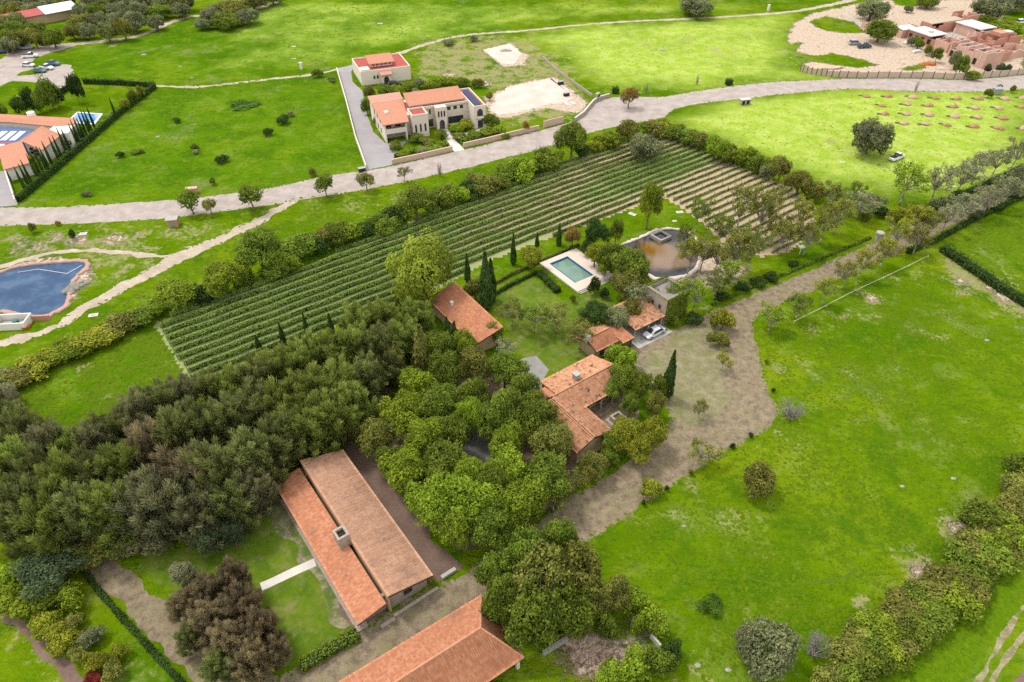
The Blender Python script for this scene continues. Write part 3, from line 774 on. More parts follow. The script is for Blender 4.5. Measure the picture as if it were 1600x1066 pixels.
KINDS = {}
def make_kinds():
    lm = LEAF['mid']
    def reg(kind, hc, items): KINDS[kind] = (hc, items)
    it = []
    for s in range(6):
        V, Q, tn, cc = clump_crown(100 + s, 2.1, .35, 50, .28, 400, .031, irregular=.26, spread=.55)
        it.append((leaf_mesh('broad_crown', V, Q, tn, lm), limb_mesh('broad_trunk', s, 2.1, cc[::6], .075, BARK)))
    reg('broad', 2.1, it)
    it = []
    for s in range(5):
        V, Q, tn, cc = clump_crown(200 + s, 1.45, .0, 58, .25, 350, .032, .9, irregular=.10, spread=.55)
        it.append((leaf_mesh('oak_crown', V, Q, tn, lm), limb_mesh('oak_trunk', s, 1.45, cc[::6], .08, BARK, .3)))
    reg('oak', 1.45, it)
    it = []
    for s in range(6):
        V, Q, tn, cc = clump_crown(300 + s, 1.6, 0.0, 26, .33, 280, .048, .9, irregular=.32, spread=.55)
        it.append((leaf_mesh('bush_crown', V, Q, tn, lm), limb_mesh('bush_trunk', s, 1.6, cc[::4], .05, BARK, .2)))
    reg('bush', 1.6, it)
    it = []
    for s in range(4):
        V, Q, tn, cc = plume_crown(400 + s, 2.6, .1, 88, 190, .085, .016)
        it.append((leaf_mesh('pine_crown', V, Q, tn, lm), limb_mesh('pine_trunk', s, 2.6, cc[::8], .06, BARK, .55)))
    reg('pine', 2.6, it)
    it = []
    for s in range(2):
        V, Q, tn, cc = column_crown(500 + s, 10.0, 1500, .19)
        it.append((leaf_mesh('cypress_crown', V, Q, tn, lm), MB().tube((0, 0, -.3), (0, 0, 6), .16, .06, 6).mesh('cypress_trunk', BARK)))
    reg('cypress', 10.0, it)
    it = []
    for s in range(5):
        V, Q, tn, cc = clump_crown(600 + s, 2.7, .7, 46, .17, 58, .036, 1.1, inner=.5, irregular=.3)
        it.append((leaf_mesh('slender_crown', V, Q, tn, lm), limb_mesh('slender_trunk', s, 2.7, cc[::2], .045, BARKP, .34, 4, .1)))
    reg('slender', 2.7, it)
    it = []
    for s in range(1):
        V, Q, tn, cc = clump_crown(700 + s, 2.0, .10, 22, .36, 1100, .026, 1.45, 1.5, .1, .05, .25, 1.0, .22)
        it.append((leaf_mesh('eucalyptus_crown', V, Q, tn, lm), limb_mesh('eucalyptus_trunk', s, 2.0, cc[::3], .07, BARKP, .3)))
    reg('euca', 2.0, it)
    it = []
    for s in range(2):
        it.append((bare_crown(800 + s, 1.3).mesh('bare_twigs', TWIG), MB().tube((0, 0, -.05), (0, 0, .12), .06, .04, 6).mesh('bare_stem', TWIG)))
    reg('bare', 1.3, it)
    it = []
    for s in range(3):
        V, Q, tn, cc = clump_crown(900 + s, 1.7, .45, 24, .30, 150, .05, 1.0, irregular=.2)
        it.append((leaf_mesh('lollipop_crown', V, Q, tn, lm), limb_mesh('lollipop_trunk', s, 1.7, cc[::4], .06, BARK, .3)))
    reg('round', 1.7, it)
make_kinds()
_tr = random.Random(3)
TREES = []
def tree(kind, cx, cy, wpx, h, leaf, name, label, cat='tree', group=None, base=False, var=None, zfrac=.5):
    """cx, cy = middle of the crown in the survey picture, wpx its width there, h its height in metres"""
    hc, items = KINDS[kind]
    z = 0 if base else h * zfrac
    x, y = P(cx, cy, z)
    r = wpx / 2 * MPP(cy, z) * {'slender': 1.15, 'pine': 1.3, 'broad': .96, 'oak': .94}.get(kind, 1.0)
    return tree_at(kind, x, y, r, h, leaf, name, label, cat, group, var)
def tree_at(kind, x, y, r, h, leaf, name, label, cat='tree', group=None, var=None):
    hc, items = KINDS[kind]
    cm, tm = items[_tr.randrange(len(items)) if var is None else var % len(items)]
    root = empty(name, (x, y, 0), _tr.random() * 6.28, label=label, cat=cat, group=group)
    u = _tr.uniform(.88, 1.14); scl = (r * u, r * (2.02 - u), h / hc) if kind != 'cypress' else (r, r, h / hc)
    c = add('crown', cm, root); c.scale = scl
    if leaf is not None:
        c.material_slots[0].link = 'OBJECT'; c.material_slots[0].material = LEAF[leaf]
    tk = add('trunk' if cat == 'tree' else 'stem', tm, root); tk.scale = scl
    TREES.append((x, y, r))
    return root

def hedge(name, px_line, w, h, leaf, label, dens=60, half=.12, cat='hedge', closed_tops=True, group=None):
    pts = np.array(WP(px_line)); rg = np.random.default_rng(int(abs(pts).sum()) % 9999)
    C, Nn, T = [], [], []
    root0 = pts.mean(0)
    for a, b in zip(pts[:-1], pts[1:]):
        L = np.linalg.norm(b - a); n = int(L * dens); d = (b - a) / L; nn = np.array([-d[1], d[0]])
        s = rg.random(n) * L; k = rg.random(n)
        per = w + 2 * h
        u = k * per
        off = np.where(u < h, -w / 2, np.where(u > h + w, w / 2, u - h - w / 2))
        z = np.where(u < h, u, np.where(u > h + w, per - u, h))
        nv = np.where(u < h, -1.0, np.where(u > h + w, 1.0, 0.0))
        wob = 1 + .15 * np.sin(s * 1.7) + .1 * np.sin(s * 4.1 + 1)
        off = off * wob + rg.normal(size=n) * .08; z = np.clip(z * wob + rg.normal(size=n) * .07, .03, None)
        C.append(np.c_[a + d * s[:, None] + nn * off[:, None] - root0, z])
        Nn.append(unit(np.c_[nn * nv[:, None], (nv == 0) + .35] + rg.normal(size=(n, 3)) * .4))
        T.append(np.clip(.45 + .18 * np.sin(s * .9) + .2 * rg.normal(size=n), 0, 1))
    C = np.concatenate(C); Nn = np.concatenate(Nn)
    V, Q = quads_from(rg, C, Nn, half * (.7 + .6 * rg.random(len(C))), 1.3)
    o = empty(name, (root0[0], root0[1], 0), label=label, cat=cat, group=group)
    add('foliage', leaf_mesh('hedge_foliage', V, Q, np.concatenate(T), LEAF[leaf]), o)
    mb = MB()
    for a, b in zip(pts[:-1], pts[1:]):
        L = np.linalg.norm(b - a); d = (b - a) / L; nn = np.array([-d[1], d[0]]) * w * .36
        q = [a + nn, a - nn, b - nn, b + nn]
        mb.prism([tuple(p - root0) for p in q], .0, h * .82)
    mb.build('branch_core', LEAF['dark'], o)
    return o

# ------------------------------------------------------------ vineyard
VY = [(240, 508), (300, 478), (330, 468), (400, 446), (470, 420), (560, 378), (640, 346), (740, 308), (830, 272), (900, 245), (960, 226), (1040, 203), (1062, 214), (1100, 236), (1135, 252), (1180, 270), (1235, 292), (1272, 322), (1272, 352), (1240, 392), (1190, 402), (1130, 380), (1092, 345), (1074, 331), (1040, 310), (1010, 318), (940, 343), (880, 366), (840, 379), (790, 398), (740, 420), (712, 436), (690, 450), (640, 476), (580, 497), (530, 508), (440, 546), (400, 560), (298, 604)]
VY_W = WP(VY)
_vx, _vy = np.meshgrid(np.linspace(-75, 90, 166), np.linspace(75, 190, 116))
gx, gy = _vx.ravel(), _vy.ravel()
sd = sdist(gx, gy, VY_W)
ins = sd.reshape(_vx.shape) > -.6
ii = np.arange(_vx.size).reshape(_vx.shape)
keep = ins[:-1, :-1] & ins[1:, 1:] & ins[:-1, 1:] & ins[1:, :-1]
qq = np.stack([ii[:-1, :-1], ii[:-1, 1:], ii[1:, 1:], ii[1:, :-1]], -1)[keep]
me = mesh_np('vineyard_soil', np.stack([gx, gy, np.full_like(gx, .014)], -1), qq, mats=[VSOIL])
grassy = np.clip(1.3 - (gx + 62) / 80, 0, 1.3)
grassy = np.maximum(grassy, np.clip(1.15 - np.abs((gx - 40) * .59 - (gy - 166) * .81) / 11, 0, 1) * np.clip(1.3 - np.hypot(gx - 36, gy - 165) / 34, 0, 1))
at = me.attributes.new('grassy', 'FLOAT', 'POINT'); at.data.foreach_set('value', grassy.astype(np.float32))
tag(add('vineyard_soil', me), 'tan and grassy soil between the vine rows', kind='structure')

VA = R(36.2)
vd = np.array([math.cos(VA), math.sin(VA)]); vn = np.array([-math.sin(VA), math.cos(VA)])
v0 = np.array(P(297, 599)) + vn * .6
POSTM = plain('vine_posts', (.22, .17, .12), .9, .2)
rows = []
for k in range(-16, 24):
    o = v0 + vn * 2.22 * k
    s = np.arange(-30, 190, .5)
    line = o[None] + vd[None] * s[:, None]
    inn = sdist(line[:, 0], line[:, 1], VY_W) > .35
    run = []
    for i, f in enumerate(inn):
        if f: run.append(s[i])
        if (not f or i == len(inn) - 1) and run:
            if run[-1] - run[0] > 4: rows.append((k, o, run[0], run[-1]))
            run = []
rows.sort(key=lambda r: (r[0], r[2]))
for i, (k, o, s0, s1) in enumerate(rows):
    rg = np.random.default_rng(1000 + i)
    root = o + vd * s0
    L = s1 - s0
    ob = empty('vine_row', (root[0], root[1], 0), VA, label=ordinal(i + 1) + ' trellised vine row of the vineyard, counting up from the lawn side', cat='vine row', group='vine rows of the vineyard')
    wx = root[0] + vd[0] * np.linspace(0, L, 60)
    n = int(L * 105)
    x = rg.random(n) * L
    xw = root[0] + vd[0] * x
    vig = np.clip(1.0 - (xw + 20) / 120, .38, 1)                       # leafier towards the lower left
    yw = root[1] + vd[1] * x
    vig = np.maximum(vig, .95 * np.clip(1.35 - np.hypot(xw - 34, yw - 164) / 26, 0, 1) * (np.abs((xw - 34) * vn[0] + (yw - 164) * vn[1]) < 8))
    vig = vig * (.85 + .15 * np.sin(x * .35 + i * 2))
    kp = rg.random(n) < vig * 1.1
    x, vig = x[kp], vig[kp]; n = len(x)
    a = rg.random(n) * 3.1416
    hw = .10 + .32 * vig; hh = .42 + .80 * vig; lo = .12 + .23 * vig
    c = np.stack([x, np.cos(a) * hw * (.6 + .5 * rg.random(n)) + .10 * np.sin(x * .6), lo + np.sin(a) * (hh - lo) * (.7 + .35 * rg.random(n))], -1)
    nr = unit(np.stack([np.zeros(n), np.cos(a), np.sin(a) + .2], -1) + rg.normal(size=(n, 3)) * .5)
    V, Q = quads_from(rg, c, nr, .135 * (.7 + .6 * rg.random(n)), 1.2)
    tn = np.clip(.35 + .25 * vig + .2 * rg.normal(size=n), 0, 1)
    add('foliage', leaf_mesh('vine_foliage', V, Q, tn, LEAF['vine']), ob)
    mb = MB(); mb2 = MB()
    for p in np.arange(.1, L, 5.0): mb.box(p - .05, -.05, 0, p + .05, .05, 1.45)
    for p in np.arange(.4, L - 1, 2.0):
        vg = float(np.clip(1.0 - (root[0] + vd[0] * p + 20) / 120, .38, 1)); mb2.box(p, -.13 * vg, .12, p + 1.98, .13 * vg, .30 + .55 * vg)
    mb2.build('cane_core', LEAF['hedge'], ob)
    tag(mb.build('trellis_posts', POSTM, ob), kind='stuff')

# ------------------------------------------------------------ buildings
def tile_roof(name, pts, mat, parent, sp=.27, course=.40, lift=.06):
    """barrel tiles laid over a planar polygon; pts[0]->pts[1] is the eave"""
    p = [np.array(q, float) for q in pts]
    e = unit(p[1] - p[0]); nrm = np.cross(e, p[2] - p[0]); nrm = unit(nrm)
    if nrm[2] < 0: nrm = -nrm
    s = np.cross(nrm, e)
    if s @ (p[2] - p[0]) < 0: s = -s
    A = [((q - p[0]) @ e, (q - p[0]) @ s) for q in p]
    a0, a1 = min(a for a, b in A), max(a for a, b in A); b0, b1 = min(b for a, b in A), max(b for a, b in A)
    na = int(math.ceil((a1 - a0) / sp)); nb = int(math.ceil((b1 - b0) / course))
    av = a0 + np.arange(na * 4 + 1) * sp / 4
    bv = []; bh = []; bu = []
    for k in range(nb):
        bv += [b0 + k * course, b0 + (k + .97) * course]; bh += [.035, 0.0]; bu += [k + .02, k + .98]
    bv = np.array(bv); bh = np.array(bh); bu = np.array(bu)
    prof = .045 * np.cos(np.arange(len(av)) * math.pi / 2) + .012 * np.random.default_rng(int(a1 * 10)).normal(size=len(av))
    AA, BB = np.meshgrid(av, bv)
    hh = prof[None, :] + bh[:, None] + lift
    V = p[0] + AA[..., None] * e + BB[..., None] * s + hh[..., None] * nrm
    idx = np.arange(AA.size).reshape(AA.shape)
    q = np.stack([idx[:-1, :-1], idx[:-1, 1:], idx[1:, 1:], idx[1:, :-1]], -1)
    ca = (AA[:-1, :-1] + AA[1:, 1:]) / 2; cb = (BB[:-1, :-1] + BB[1:, 1:]) / 2
    k = pip(ca, cb, A)
    UV = np.stack([(AA - a0) / sp + .5, np.broadcast_to(bu[:, None], AA.shape)], -1).reshape(-1, 2)
    o = add(name, mesh_np(name, V.reshape(-1, 3), q[k], mats=[mat], uv=UV), parent)
    return o
def deck(pts, parent, mat=None, t=.22, name='roof_deck'):
    return MB().slab([(q[0], q[1], q[2] - .01) for q in pts], t).build(name, mat or TIMBER, parent)
def roof(pts, mat, parent, name='roof', t=.2, deckmat=None):
    r = tile_roof(name, pts, mat, parent)
    MB().slab([(q[0], q[1], q[2] - .01) for q in pts], t).build('roof_deck', deckmat or TIMBER, r)
    return r
def ridge(p, q, parent, mat, r=.16):
    p = Vector(p); q = Vector(q); n = max(2, int((q - p).length / .45)); mb = MB()
    secs = []
    for i in range(n * 2 + 1):
        o = p + (q - p) * (i / (2 * n)); rr = r * (1.0 if i % 2 == 0 else .84)
        d = (q - p).normalized(); a = d.cross(Vector((0, 0, 1))).normalized()
        secs.append([tuple(o + a * math.cos(t) * rr + Vector((0, 0, 1)) * (math.sin(t) * rr + .05)) for t in np.linspace(0, math.pi, 6)])
    mb.loft(secs)
    return mb.build('ridge_cap', mat, parent)
def window(parent, x, y, z, w, h, face, frame=None, arch=False, depth=.06, cross=True, name='window'):
    """face: 'y-','y+','x-','x+' - side of the wall the window sits on; x,y = centre on the wall, z = sill"""
    sgn = -1 if face[1] == '-' else 1
    def b(m, a0, z0, a1, z1, d0, d1):
        if face[0] == 'y': m.box(x + a0, min(y + sgn * d0, y + sgn * d1), z0, x + a1, max(y + sgn * d0, y + sgn * d1), z1)
        else: m.box(min(x + sgn * d0, x + sgn * d1), y + a0, z0, max(x + sgn * d0, x + sgn * d1), y + a1, z1)
    m = MB(); t = min(.09, w * .12)
    b(m, -w / 2, z, -w / 2 + t, z + h, 0, depth); b(m, w / 2 - t, z, w / 2, z + h, 0, depth)
    b(m, -w / 2 + t, z, w / 2 - t, z + t, 0, depth); b(m, -w / 2 + t, z + h - t, w / 2 - t, z + h, 0, depth)
    o = m.build(name, frame or TIMBER, parent)
    m = MB(); b(m, -w / 2 + t, z + t, w / 2 - t, z + h - t, .003, .02)
    if arch:
        n = 8
        for i in range(n):
            a, c = math.pi * i / n, math.pi * (i + 1) / n; r = w / 2
            x0, x1 = -math.cos(a) * r, -math.cos(c) * r; zz = z + h + r * min(math.sin(a), math.sin(c))
            if zz > z + h + .01: b(m, x0, z + h, x1, zz, .003, .02)
    m.build('pane', GLASS, o)
    return o

# long tiled house in the garden
A0 = P3(558.5, 977.6, 2.5)
H1 = empty('long_house', (A0[0], A0[1], 0), R(36.5), label='long stone house with two clay tiled roof slopes and a stone chimney', cat='house')
L1 = 25.8
W1, W2 = 4.0, 10.5
roof([(0, L1, 2.5), (0, 0, 2.5), (W1, 0, 3.2), (W1, L1, 3.2)], TILE_A, H1, 'lower_roof')
roof([(W2, .0, 2.9), (W2, L1 - .3, 2.9), (W1 + .3, L1 + .2, 4.35), (W1 + .3, .0, 4.35)], TILE_B, H1, 'upper_roof')
ridge((W1 + .36, .0, 4.30), (W1 + .36, L1 + .2, 4.30), H1, RIDGE, .11)
MB().box(W1 + .32, .5, 0, W1 + .62, L1 - .3, 4.15).build('clerestory_wall', PLASTER, H1)
MB().prism([(.9, 1.3), (W1 + .3, 1.3), (W1 + .3, 1.7), (.9, 1.7)], 0, [2.4, 2.95, 2.95, 2.4]).build('end_wall', STONE, H1)
MB().prism([(.9, L1 - 1.5), (W1 + .3, L1 - 1.5), (W1 + .3, L1 - 1.1), (.9, L1 - 1.1)], 0, [2.4, 2.95, 2.95, 2.4]).build('end_wall', STONE, H1)
MB().prism([(W1 + .63, .9), (W2 - .6, .9), (W2 - .6, 1.3), (W1 + .63, 1.3)], 0, [4.0, 2.7, 2.7, 4.0]).build('gable_wall', STONE, H1)
MB().prism([(W1 + .63, L1 - 1.3), (W2 - .6, L1 - 1.3), (W2 - .6, L1 - .9), (W1 + .63, L1 - .9)], 0, [4.0, 2.7, 2.7, 4.0]).build('gable_wall', STONE, H1)
MB().box(W2 - .95, 1.32, 0, W2 - .6, L1 - 1.32, 2.7).build('back_wall', PLASTER, H1)
MB().box(1.4, 1.72, 0, 1.7, L1 - 1.52, 2.5).build('front_wall', PLASTER, H1)
MB().box(-.12, .5, -.05, 1.38, L1 - .5, .18).build('porch_floor', STONE, H1)
for i in range(8):
    MB().box(.25, 1.6 + i * 3.2, .18, .5, 1.85 + i * 3.2, 2.35).build('porch_post', TIMBER, H1)
for i in range(4): window(H1, 1.4, 3.2 + 6.2 * i, .9, 1.5, 1.3, 'x-')
window(H1, W1 + 3.2, .9, 1.0, 1.2, 1.0, 'y-')
window(H1, 1.4, 13.2, .2, 1.3, 2.1, 'x-', name='door')
mb = MB(); cx, cy = 3.6, 11.0
for (x0, y0, x1, y1) in ((-.8, -.9, .8, -.6), (-.8, .6, .8, .9), (-.8, -.6, -.5, .6), (.5, -.6, .8, .6)): mb.box(cx + x0, cy + y0, 3.0, cx + x1, cy + y1, 5.2)
ch = mb.build('chimney', STONE, H1)
MB().box(cx - .5, cy - .6, 3, cx + .5, cy + .6, 4.7).build('flue', DARKW, ch)
mb = MB(); mb.prism([(W1 + .46, -.5), (W2 + .3, -.5), (W2 + .3, -.1), (W1 + .46, -.1)], 0, .35); mb.box(W1 - 1.5, -.8, 0, W1 + .4, -.3, .2)
mb.build('stone_plinth', STONE, H1)

# near tiled barn at the bottom edge
A0 = P3(752, 930, 2.8)
H2 = empty('tiled_barn', (A0[0], A0[1], 0), R(34), label='large hipped clay tile roof of the barn at the bottom edge', cat='barn')
LB, WB = 24.0, 9.2
h0, h1 = 2.8, 5.3
ea, eb = (0, 0, h0), (0, -WB, h0); ec, ed = (-LB, -WB, h0), (-LB, 0, h0); ra, rb = (-2.9, -WB / 2, h1), (-LB + 2.9, -WB / 2, h1)
roof([ed, ea, ra, rb], TILE_A, H2, 'roof'); roof([eb, ec, rb, ra], TILE_A, H2, 'roof'); roof([ea, eb, ra], TILE_A, H2, 'roof'); roof([ec, ed, rb], TILE_A, H2, 'roof')
ridge(ra, rb, H2, RIDGE); ridge(ea, ra, H2, RIDGE, .13); ridge(eb, ra, H2, RIDGE, .13)
MB().box(-LB + .9, -WB + 1.6, 0, -1.1, -.8, 2.7).build('wall', PLASTER, H2)
for i in range(6): MB().box(-.75 - i * 4.2, -WB + .35, 0, -.35 - i * 4.2, -WB + .75, 2.6).build('porch_post', CONCP, H2)
window(H2, -5, -.8, .8, 1.4, 1.3, 'y+'); window(H2, -4, -WB + 1.6, .0, 1.3, 2.1, 'y-', name='door')

# single tiled outbuilding below the eucalyptus
A0 = P3(686, 486, 2.9)
H3 = empty('tiled_outbuilding', (A0[0], A0[1], 0), R(-55.5), label='orange tiled outbuilding beneath the yellow-green eucalyptus', cat='outbuilding')
L3, W3 = 12.2, 6.2
roof([(-4.5, 0, 2.9), (L3, 0, 2.9), (L3, W3, 4.3), (-4.5, W3, 4.3)], TILE_A, H3, 'roof')
MB().prism([(-3.9, .6), (L3 - .8, .6), (L3 - .8, W3 - .5), (-3.9, W3 - .5)], 0, [2.75, 2.75, 3.95, 3.95]).build('wall', PLASTER, H3)
for i in range(3): window(H3, 2.2 + 4 * i, .6, .9, 1.3, 1.2, 'y-')
window(H3, 10.0, W3 - .5, .0, 1.2, 2.1, 'y+', name='door')
MB().box(.2, 2.2, 3.0, .8, 2.8, 4.3).build('chimney', CONCP, H3)

# courtyard house
A0 = P3(862.2, 621.8, 4.3)
H4 = empty('courtyard_house', (A0[0], A0[1], 0), R(36), label='L-shaped weathered clay tiled house wrapped round an earth courtyard', cat='house')
zr, ze = 4.3, 3.0
roof([(13.0, 5.1, ze), (1.6, 5.1, ze), (1.0, .2, zr), (13.2, .2, zr)], TILE_C, H4, 'roof')
roof([(3.6, -3.8, ze), (13.2, -3.8, ze), (13.2, .15, zr), (.2, .15, zr), (.6, -.6, zr - .3)], TILE_C, H4, 'roof')
roof([(3.9, -10.3, ze), (3.9, -3.7, ze), (.4, .0, zr - .02), (-.3, -.2, zr - .02), (-.3, -10.3, zr - .02)], TILE_C, H4, 'roof')
roof([(-3.4, .6, ze), (-3.4, -10.3, ze), (-.35, -10.3, zr - .03), (-.35, -.1, zr - .03)], TILE_C, H4, 'roof')
roof([(2.0, 3.4, ze + .2), (-2.6, 3.4, ze + .2), (-2.2, .7, zr - .3), (1.4, .4, zr - .25)], TILE_A, H4, 'roof')
ridge((.2, .17, zr), (13.2, .17, zr), H4, RIDGE, .13); ridge((-.32, -.1, zr - .02), (-.32, -10.3, zr - .02), H4, RIDGE, .13)
MB().prism([(1.6, -2.2), (12.6, -2.2), (12.6, .1), (1.6, .1)], 0, [3.0, 3.0, 4.0, 4.0]).build('wall', PLASTER, H4)
MB().prism([(1.6, .11), (12.6, .11), (12.6, 4.6), (1.6, 4.6)], 0, [4.0, 4.0, 2.85, 2.85]).build('wall', PLASTER, H4)
MB().prism([(-2.9, -9.8), (-.4, -9.8), (-.4, .3), (-2.9, .3)], 0, [2.85, 3.95, 3.95, 2.85]).build('wall', PLASTER, H4)
MB().prism([(-.39, -9.8), (3.1, -9.8), (3.1, -3.9), (-.39, -3.9)], 0, [3.95, 2.85, 2.85, 3.95]).build('wall', PLASTER, H4)
MB().box(-2.2, .32, 0, 1.5, 3.0, 3.0).build('wall', PLASTER, H4)
for i in range(4): MB().tube((5.0 + i * 2.5, -3.5, 0), (5.0 + i * 2.5, -3.5, 2.95), .17, .14, 10).build('porch_column', STONEG, H4)
for i in range(3): window(H4, 5.5 + 2.7 * i, -2.2, .3, 1.3, 2.0, 'y-')
for i in range(2): window(H4, 3.1, -8.2 + 2.4 * i, .9, 1.1, 1.2, 'x+')
window(H4, 8, 4.6, .9, 1.4, 1.2, 'y+')
ch = MB().box(5.6, .8, 3.8, 6.5, 1.7, 5.2).build('chimney', STONEG, H4); MB().box(5.5, .7, 5.2, 6.6, 1.8, 5.35).build('chimney_cap', CONC, ch)
wl = P(965, 659)
o = empty('stone_well', (wl[0], wl[1], 0), R(36), label='square grey stone planter in the courtyard', cat='planter')
mb = MB(); w = .95
for (x0, y0, x1, y1) in ((-w, -w, w, -w + .3), (-w, w - .3, w, w), (-w, -w + .3, -w + .3, w - .3), (w - .3, -w + .3, w, w - .3)): mb.box(x0, y0, 0, x1, y1, 1.15)
mb.build('planter_wall', STONE, o); MB().box(-w - .45, -w - .45, 0, w + .45, w + .45, .16).build('plinth', STONE, o); MB().box(-.64, -.64, .17, .64, .64, .9).build('soil', SOILD, o)
A1 = P3(915, 541, 3.0)
H5 = empty('tiled_porch', (A1[0], A1[1], 0), R(36), label='small tiled porch roofs between the courtyard house and the carport', cat='porch')
roof([(5.8, 3.4, 2.8), (0, 3.4, 2.8), (0, .6, 3.9), (5.8, .6, 3.9)], TILE_C, H5, 'roof')
roof([(.6, -2.2, 2.8), (5.8, -2.2, 2.8), (5.8, .55, 3.9), (.6, .55, 3.9)], TILE_A, H5, 'roof')
roof([(5.9, -3.2, 2.8), (8.6, -3.2, 2.8), (8.6, 2.4, 3.4), (5.9, 2.4, 3.4)], TILE_A, H5, 'roof')
MB().box(1.2, -1.2, 0, 5.5, 2.6, 2.7).build('wall', PLASTER, H5); window(H5, 3, -1.2, .2, 1.2, 2.0, 'y-', name='door')
for (x, y) in ((6.2, -2.9), (8.2, -2.9), (8.2, 1.9)): MB().box(x - .12, y - .12, 0, x + .12, y + .12, 2.75).build('porch_post', TIMBER, H5)
MB().box(.4, .2, 3.2, 1.3, 1.0, 4.6).build('chimney', CONC, H5)

# ivy covered stone tower and carport
A0 = P3(1043.5, 469.5, 6.0)
H6 = empty('stone_tower', (A0[0], A0[1], 0), R(36), label='square stone tower house with ivy wall and flat grey roof', cat='tower')
S = 5.4
mb = MB()
mb.box(0, 0, 0, S, .4, 6.0); mb.box(0, S - .4, 0, S, S, 6.0); mb.box(0, .4, 0, .4, S - .4, 6.0); mb.box(S - .4, .4, 0, S, S - .4, 6.0)
mb.build('wall', STONE, H6)
MB().box(.4, .4, 5.0, S - .4, S - .4, 5.45).build('flat_roof', plain('stained_roof_screed', (.22, .20, .19), .9, .2, .6, .9, .2), H6)
mb = MB(); c = .12
mb.box(-c, -c, 6.0, S + c, .45, 6.16); mb.box(-c, S - .45, 6.0, S + c, S + c, 6.16); mb.box(-c, .45, 6.0, .45, S - .45, 6.16); mb.box(S - .45, .45, 6.0, S + c, S - .45, 6.16)
mb.build('parapet_coping', plain('mossy_coping', (.21, .20, .13), .9, .2, .4, 2.0, .3), H6)
for yy in (1.6, 3.4): window(H6, 0, yy, 3.2, .55, .9, 'x-')
rg = np.random.default_rng(77); n = 4200
iv = np.concatenate([np.stack([rg.random(n) * (S + .2), np.full(n, -.1) - .25 * rg.random(n), rg.random(n) ** .8 * 6.2], -1), np.stack([S + .05 + .3 * rg.random(n // 2), rg.random(n // 2) * S, rg.random(n // 2) * 6.2], -1), np.stack([rg.random(700) * S, S - .2 + .4 * rg.random(700), 6.1 + .3 * rg.random(700)], -1)])
nv = np.concatenate([np.tile([0, -1, .3], (n, 1)), np.tile([1, 0, .3], (n // 2, 1)), np.tile([0, 0, 1.], (700, 1))])
V, Q = quads_from(rg, iv, unit(nv + rg.normal(size=nv.shape) * .4), .13, 1.2)
add('ivy', leaf_mesh('ivy', V, Q, np.clip(.5 + .2 * rg.normal(size=len(iv)), 0, 1), LEAF['mid']), H6)
A0 = P3(993, 517, 2.6)
H7 = empty('carport', (A0[0], A0[1], 0), R(35), label='tiled carport roof leaning against the stone tower', cat='carport')
roof([(0, 0, 2.6), (7.4, 0, 2.6), (7.4, 6.6, 3.7), (-.2, 6.6, 3.7)], TILE_C, H7, 'roof')
for x in (.3, 3.7, 7.0): MB().box(x - .14, .3, 0, x + .14, .58, 2.55).build('carport_post', STONE, H7)
MB().prism([(0.1, 5.8), (7.2, 5.8), (7.2, 6.2), (.1, 6.2)], 0, 3.3).build('back_wall', STONE, H7)
MB().box(-.6, -2.0, 0, 7.8, 5.7, .06).build('floor_slab', CONC, H7)
MB().box(-.8, -2.1, 0, -.6, 6, .35).build('kerb_wall', CONCP, H7)

# large cream house
O6 = (-34.9, 180.9)
V1 = empty('cream_house', (O6[0], O6[1], 0), R(21.5), label='large two-storey cream house with orange tiled roofs and solar panels', cat='house')
def walls(par, x0, y0, x1, y1, z1, mat=WHITE, z0=0, name='wall'):
    return MB().box(x0, y0, z0, x1, y1, z1).build(name, mat, par)
def parapet(par, x0, y0, x1, y1, z, h=.45, t=.28, mat=WHITE):
    m = MB(); m.box(x0, y0, z, x1, y0 + t, z + h); m.box(x0, y1 - t, z, x1, y1, z + h); m.box(x0, y0 + t, z, x0 + t, y1 - t, z + h); m.box(x1 - t, y0 + t, z, x1, y1 - t, z + h)
    return m.build('parapet', mat, par)
def slabroof(par, pts, mat, name='roof', t=.25):
    return MB().slab(pts, t).build(name, mat, par)
# garage block: open double storey front
walls(V1, 0, 3.2, 6.2, 18.6, 5.6); walls(V1, 0, 0, .35, 3.19, 5.3); walls(V1, 5.85, 0, 6.2, 3.19, 5.3)
walls(V1, .36, .2, 5.84, 3.19, 3.0, z0=2.6, name='balcony_floor'); walls(V1, .36, .02, 5.84, .18, 3.9, z0=2.5, name='balcony_parapet')
MB().box(.5, 3.12, .05, 5.7, 3.19, 2.4).build('garage_door', plain('grey_door', (.38, .36, .34), .6), V1)
for x in (1.6, 4.4): window(V1, x, 3.2, 3.1, 1.6, 2.0, 'y-')
slabroof(V1, [(-.5, -.7, 5.55), (6.7, -.7, 5.55), (8.6, 12.4, 7.0), (-.5, 12.4, 7.0)], ROOF_OR)
slabroof(V1, [(-.4, 12.5, 6.2), (8.9, 12.5, 6.2), (9.2, 18.8, 6.8), (-.4, 18.8, 6.8)], ROOF_PINK)
walls(V1, -.2, 12.41, 8.7, 12.49, 7.1, name='roof_parapet')
sk = MB().box(1.5, 5.2, 6.2, 2.5, 6.2, 6.75).build('skylight', WPAINT, V1)
for y in (5.5, 9, 12.5): window(V1, 0, y, 1.0, 1.0, 1.3, 'x-'); window(V1, 0, y, 3.9, 1.0, 1.2, 'x-')
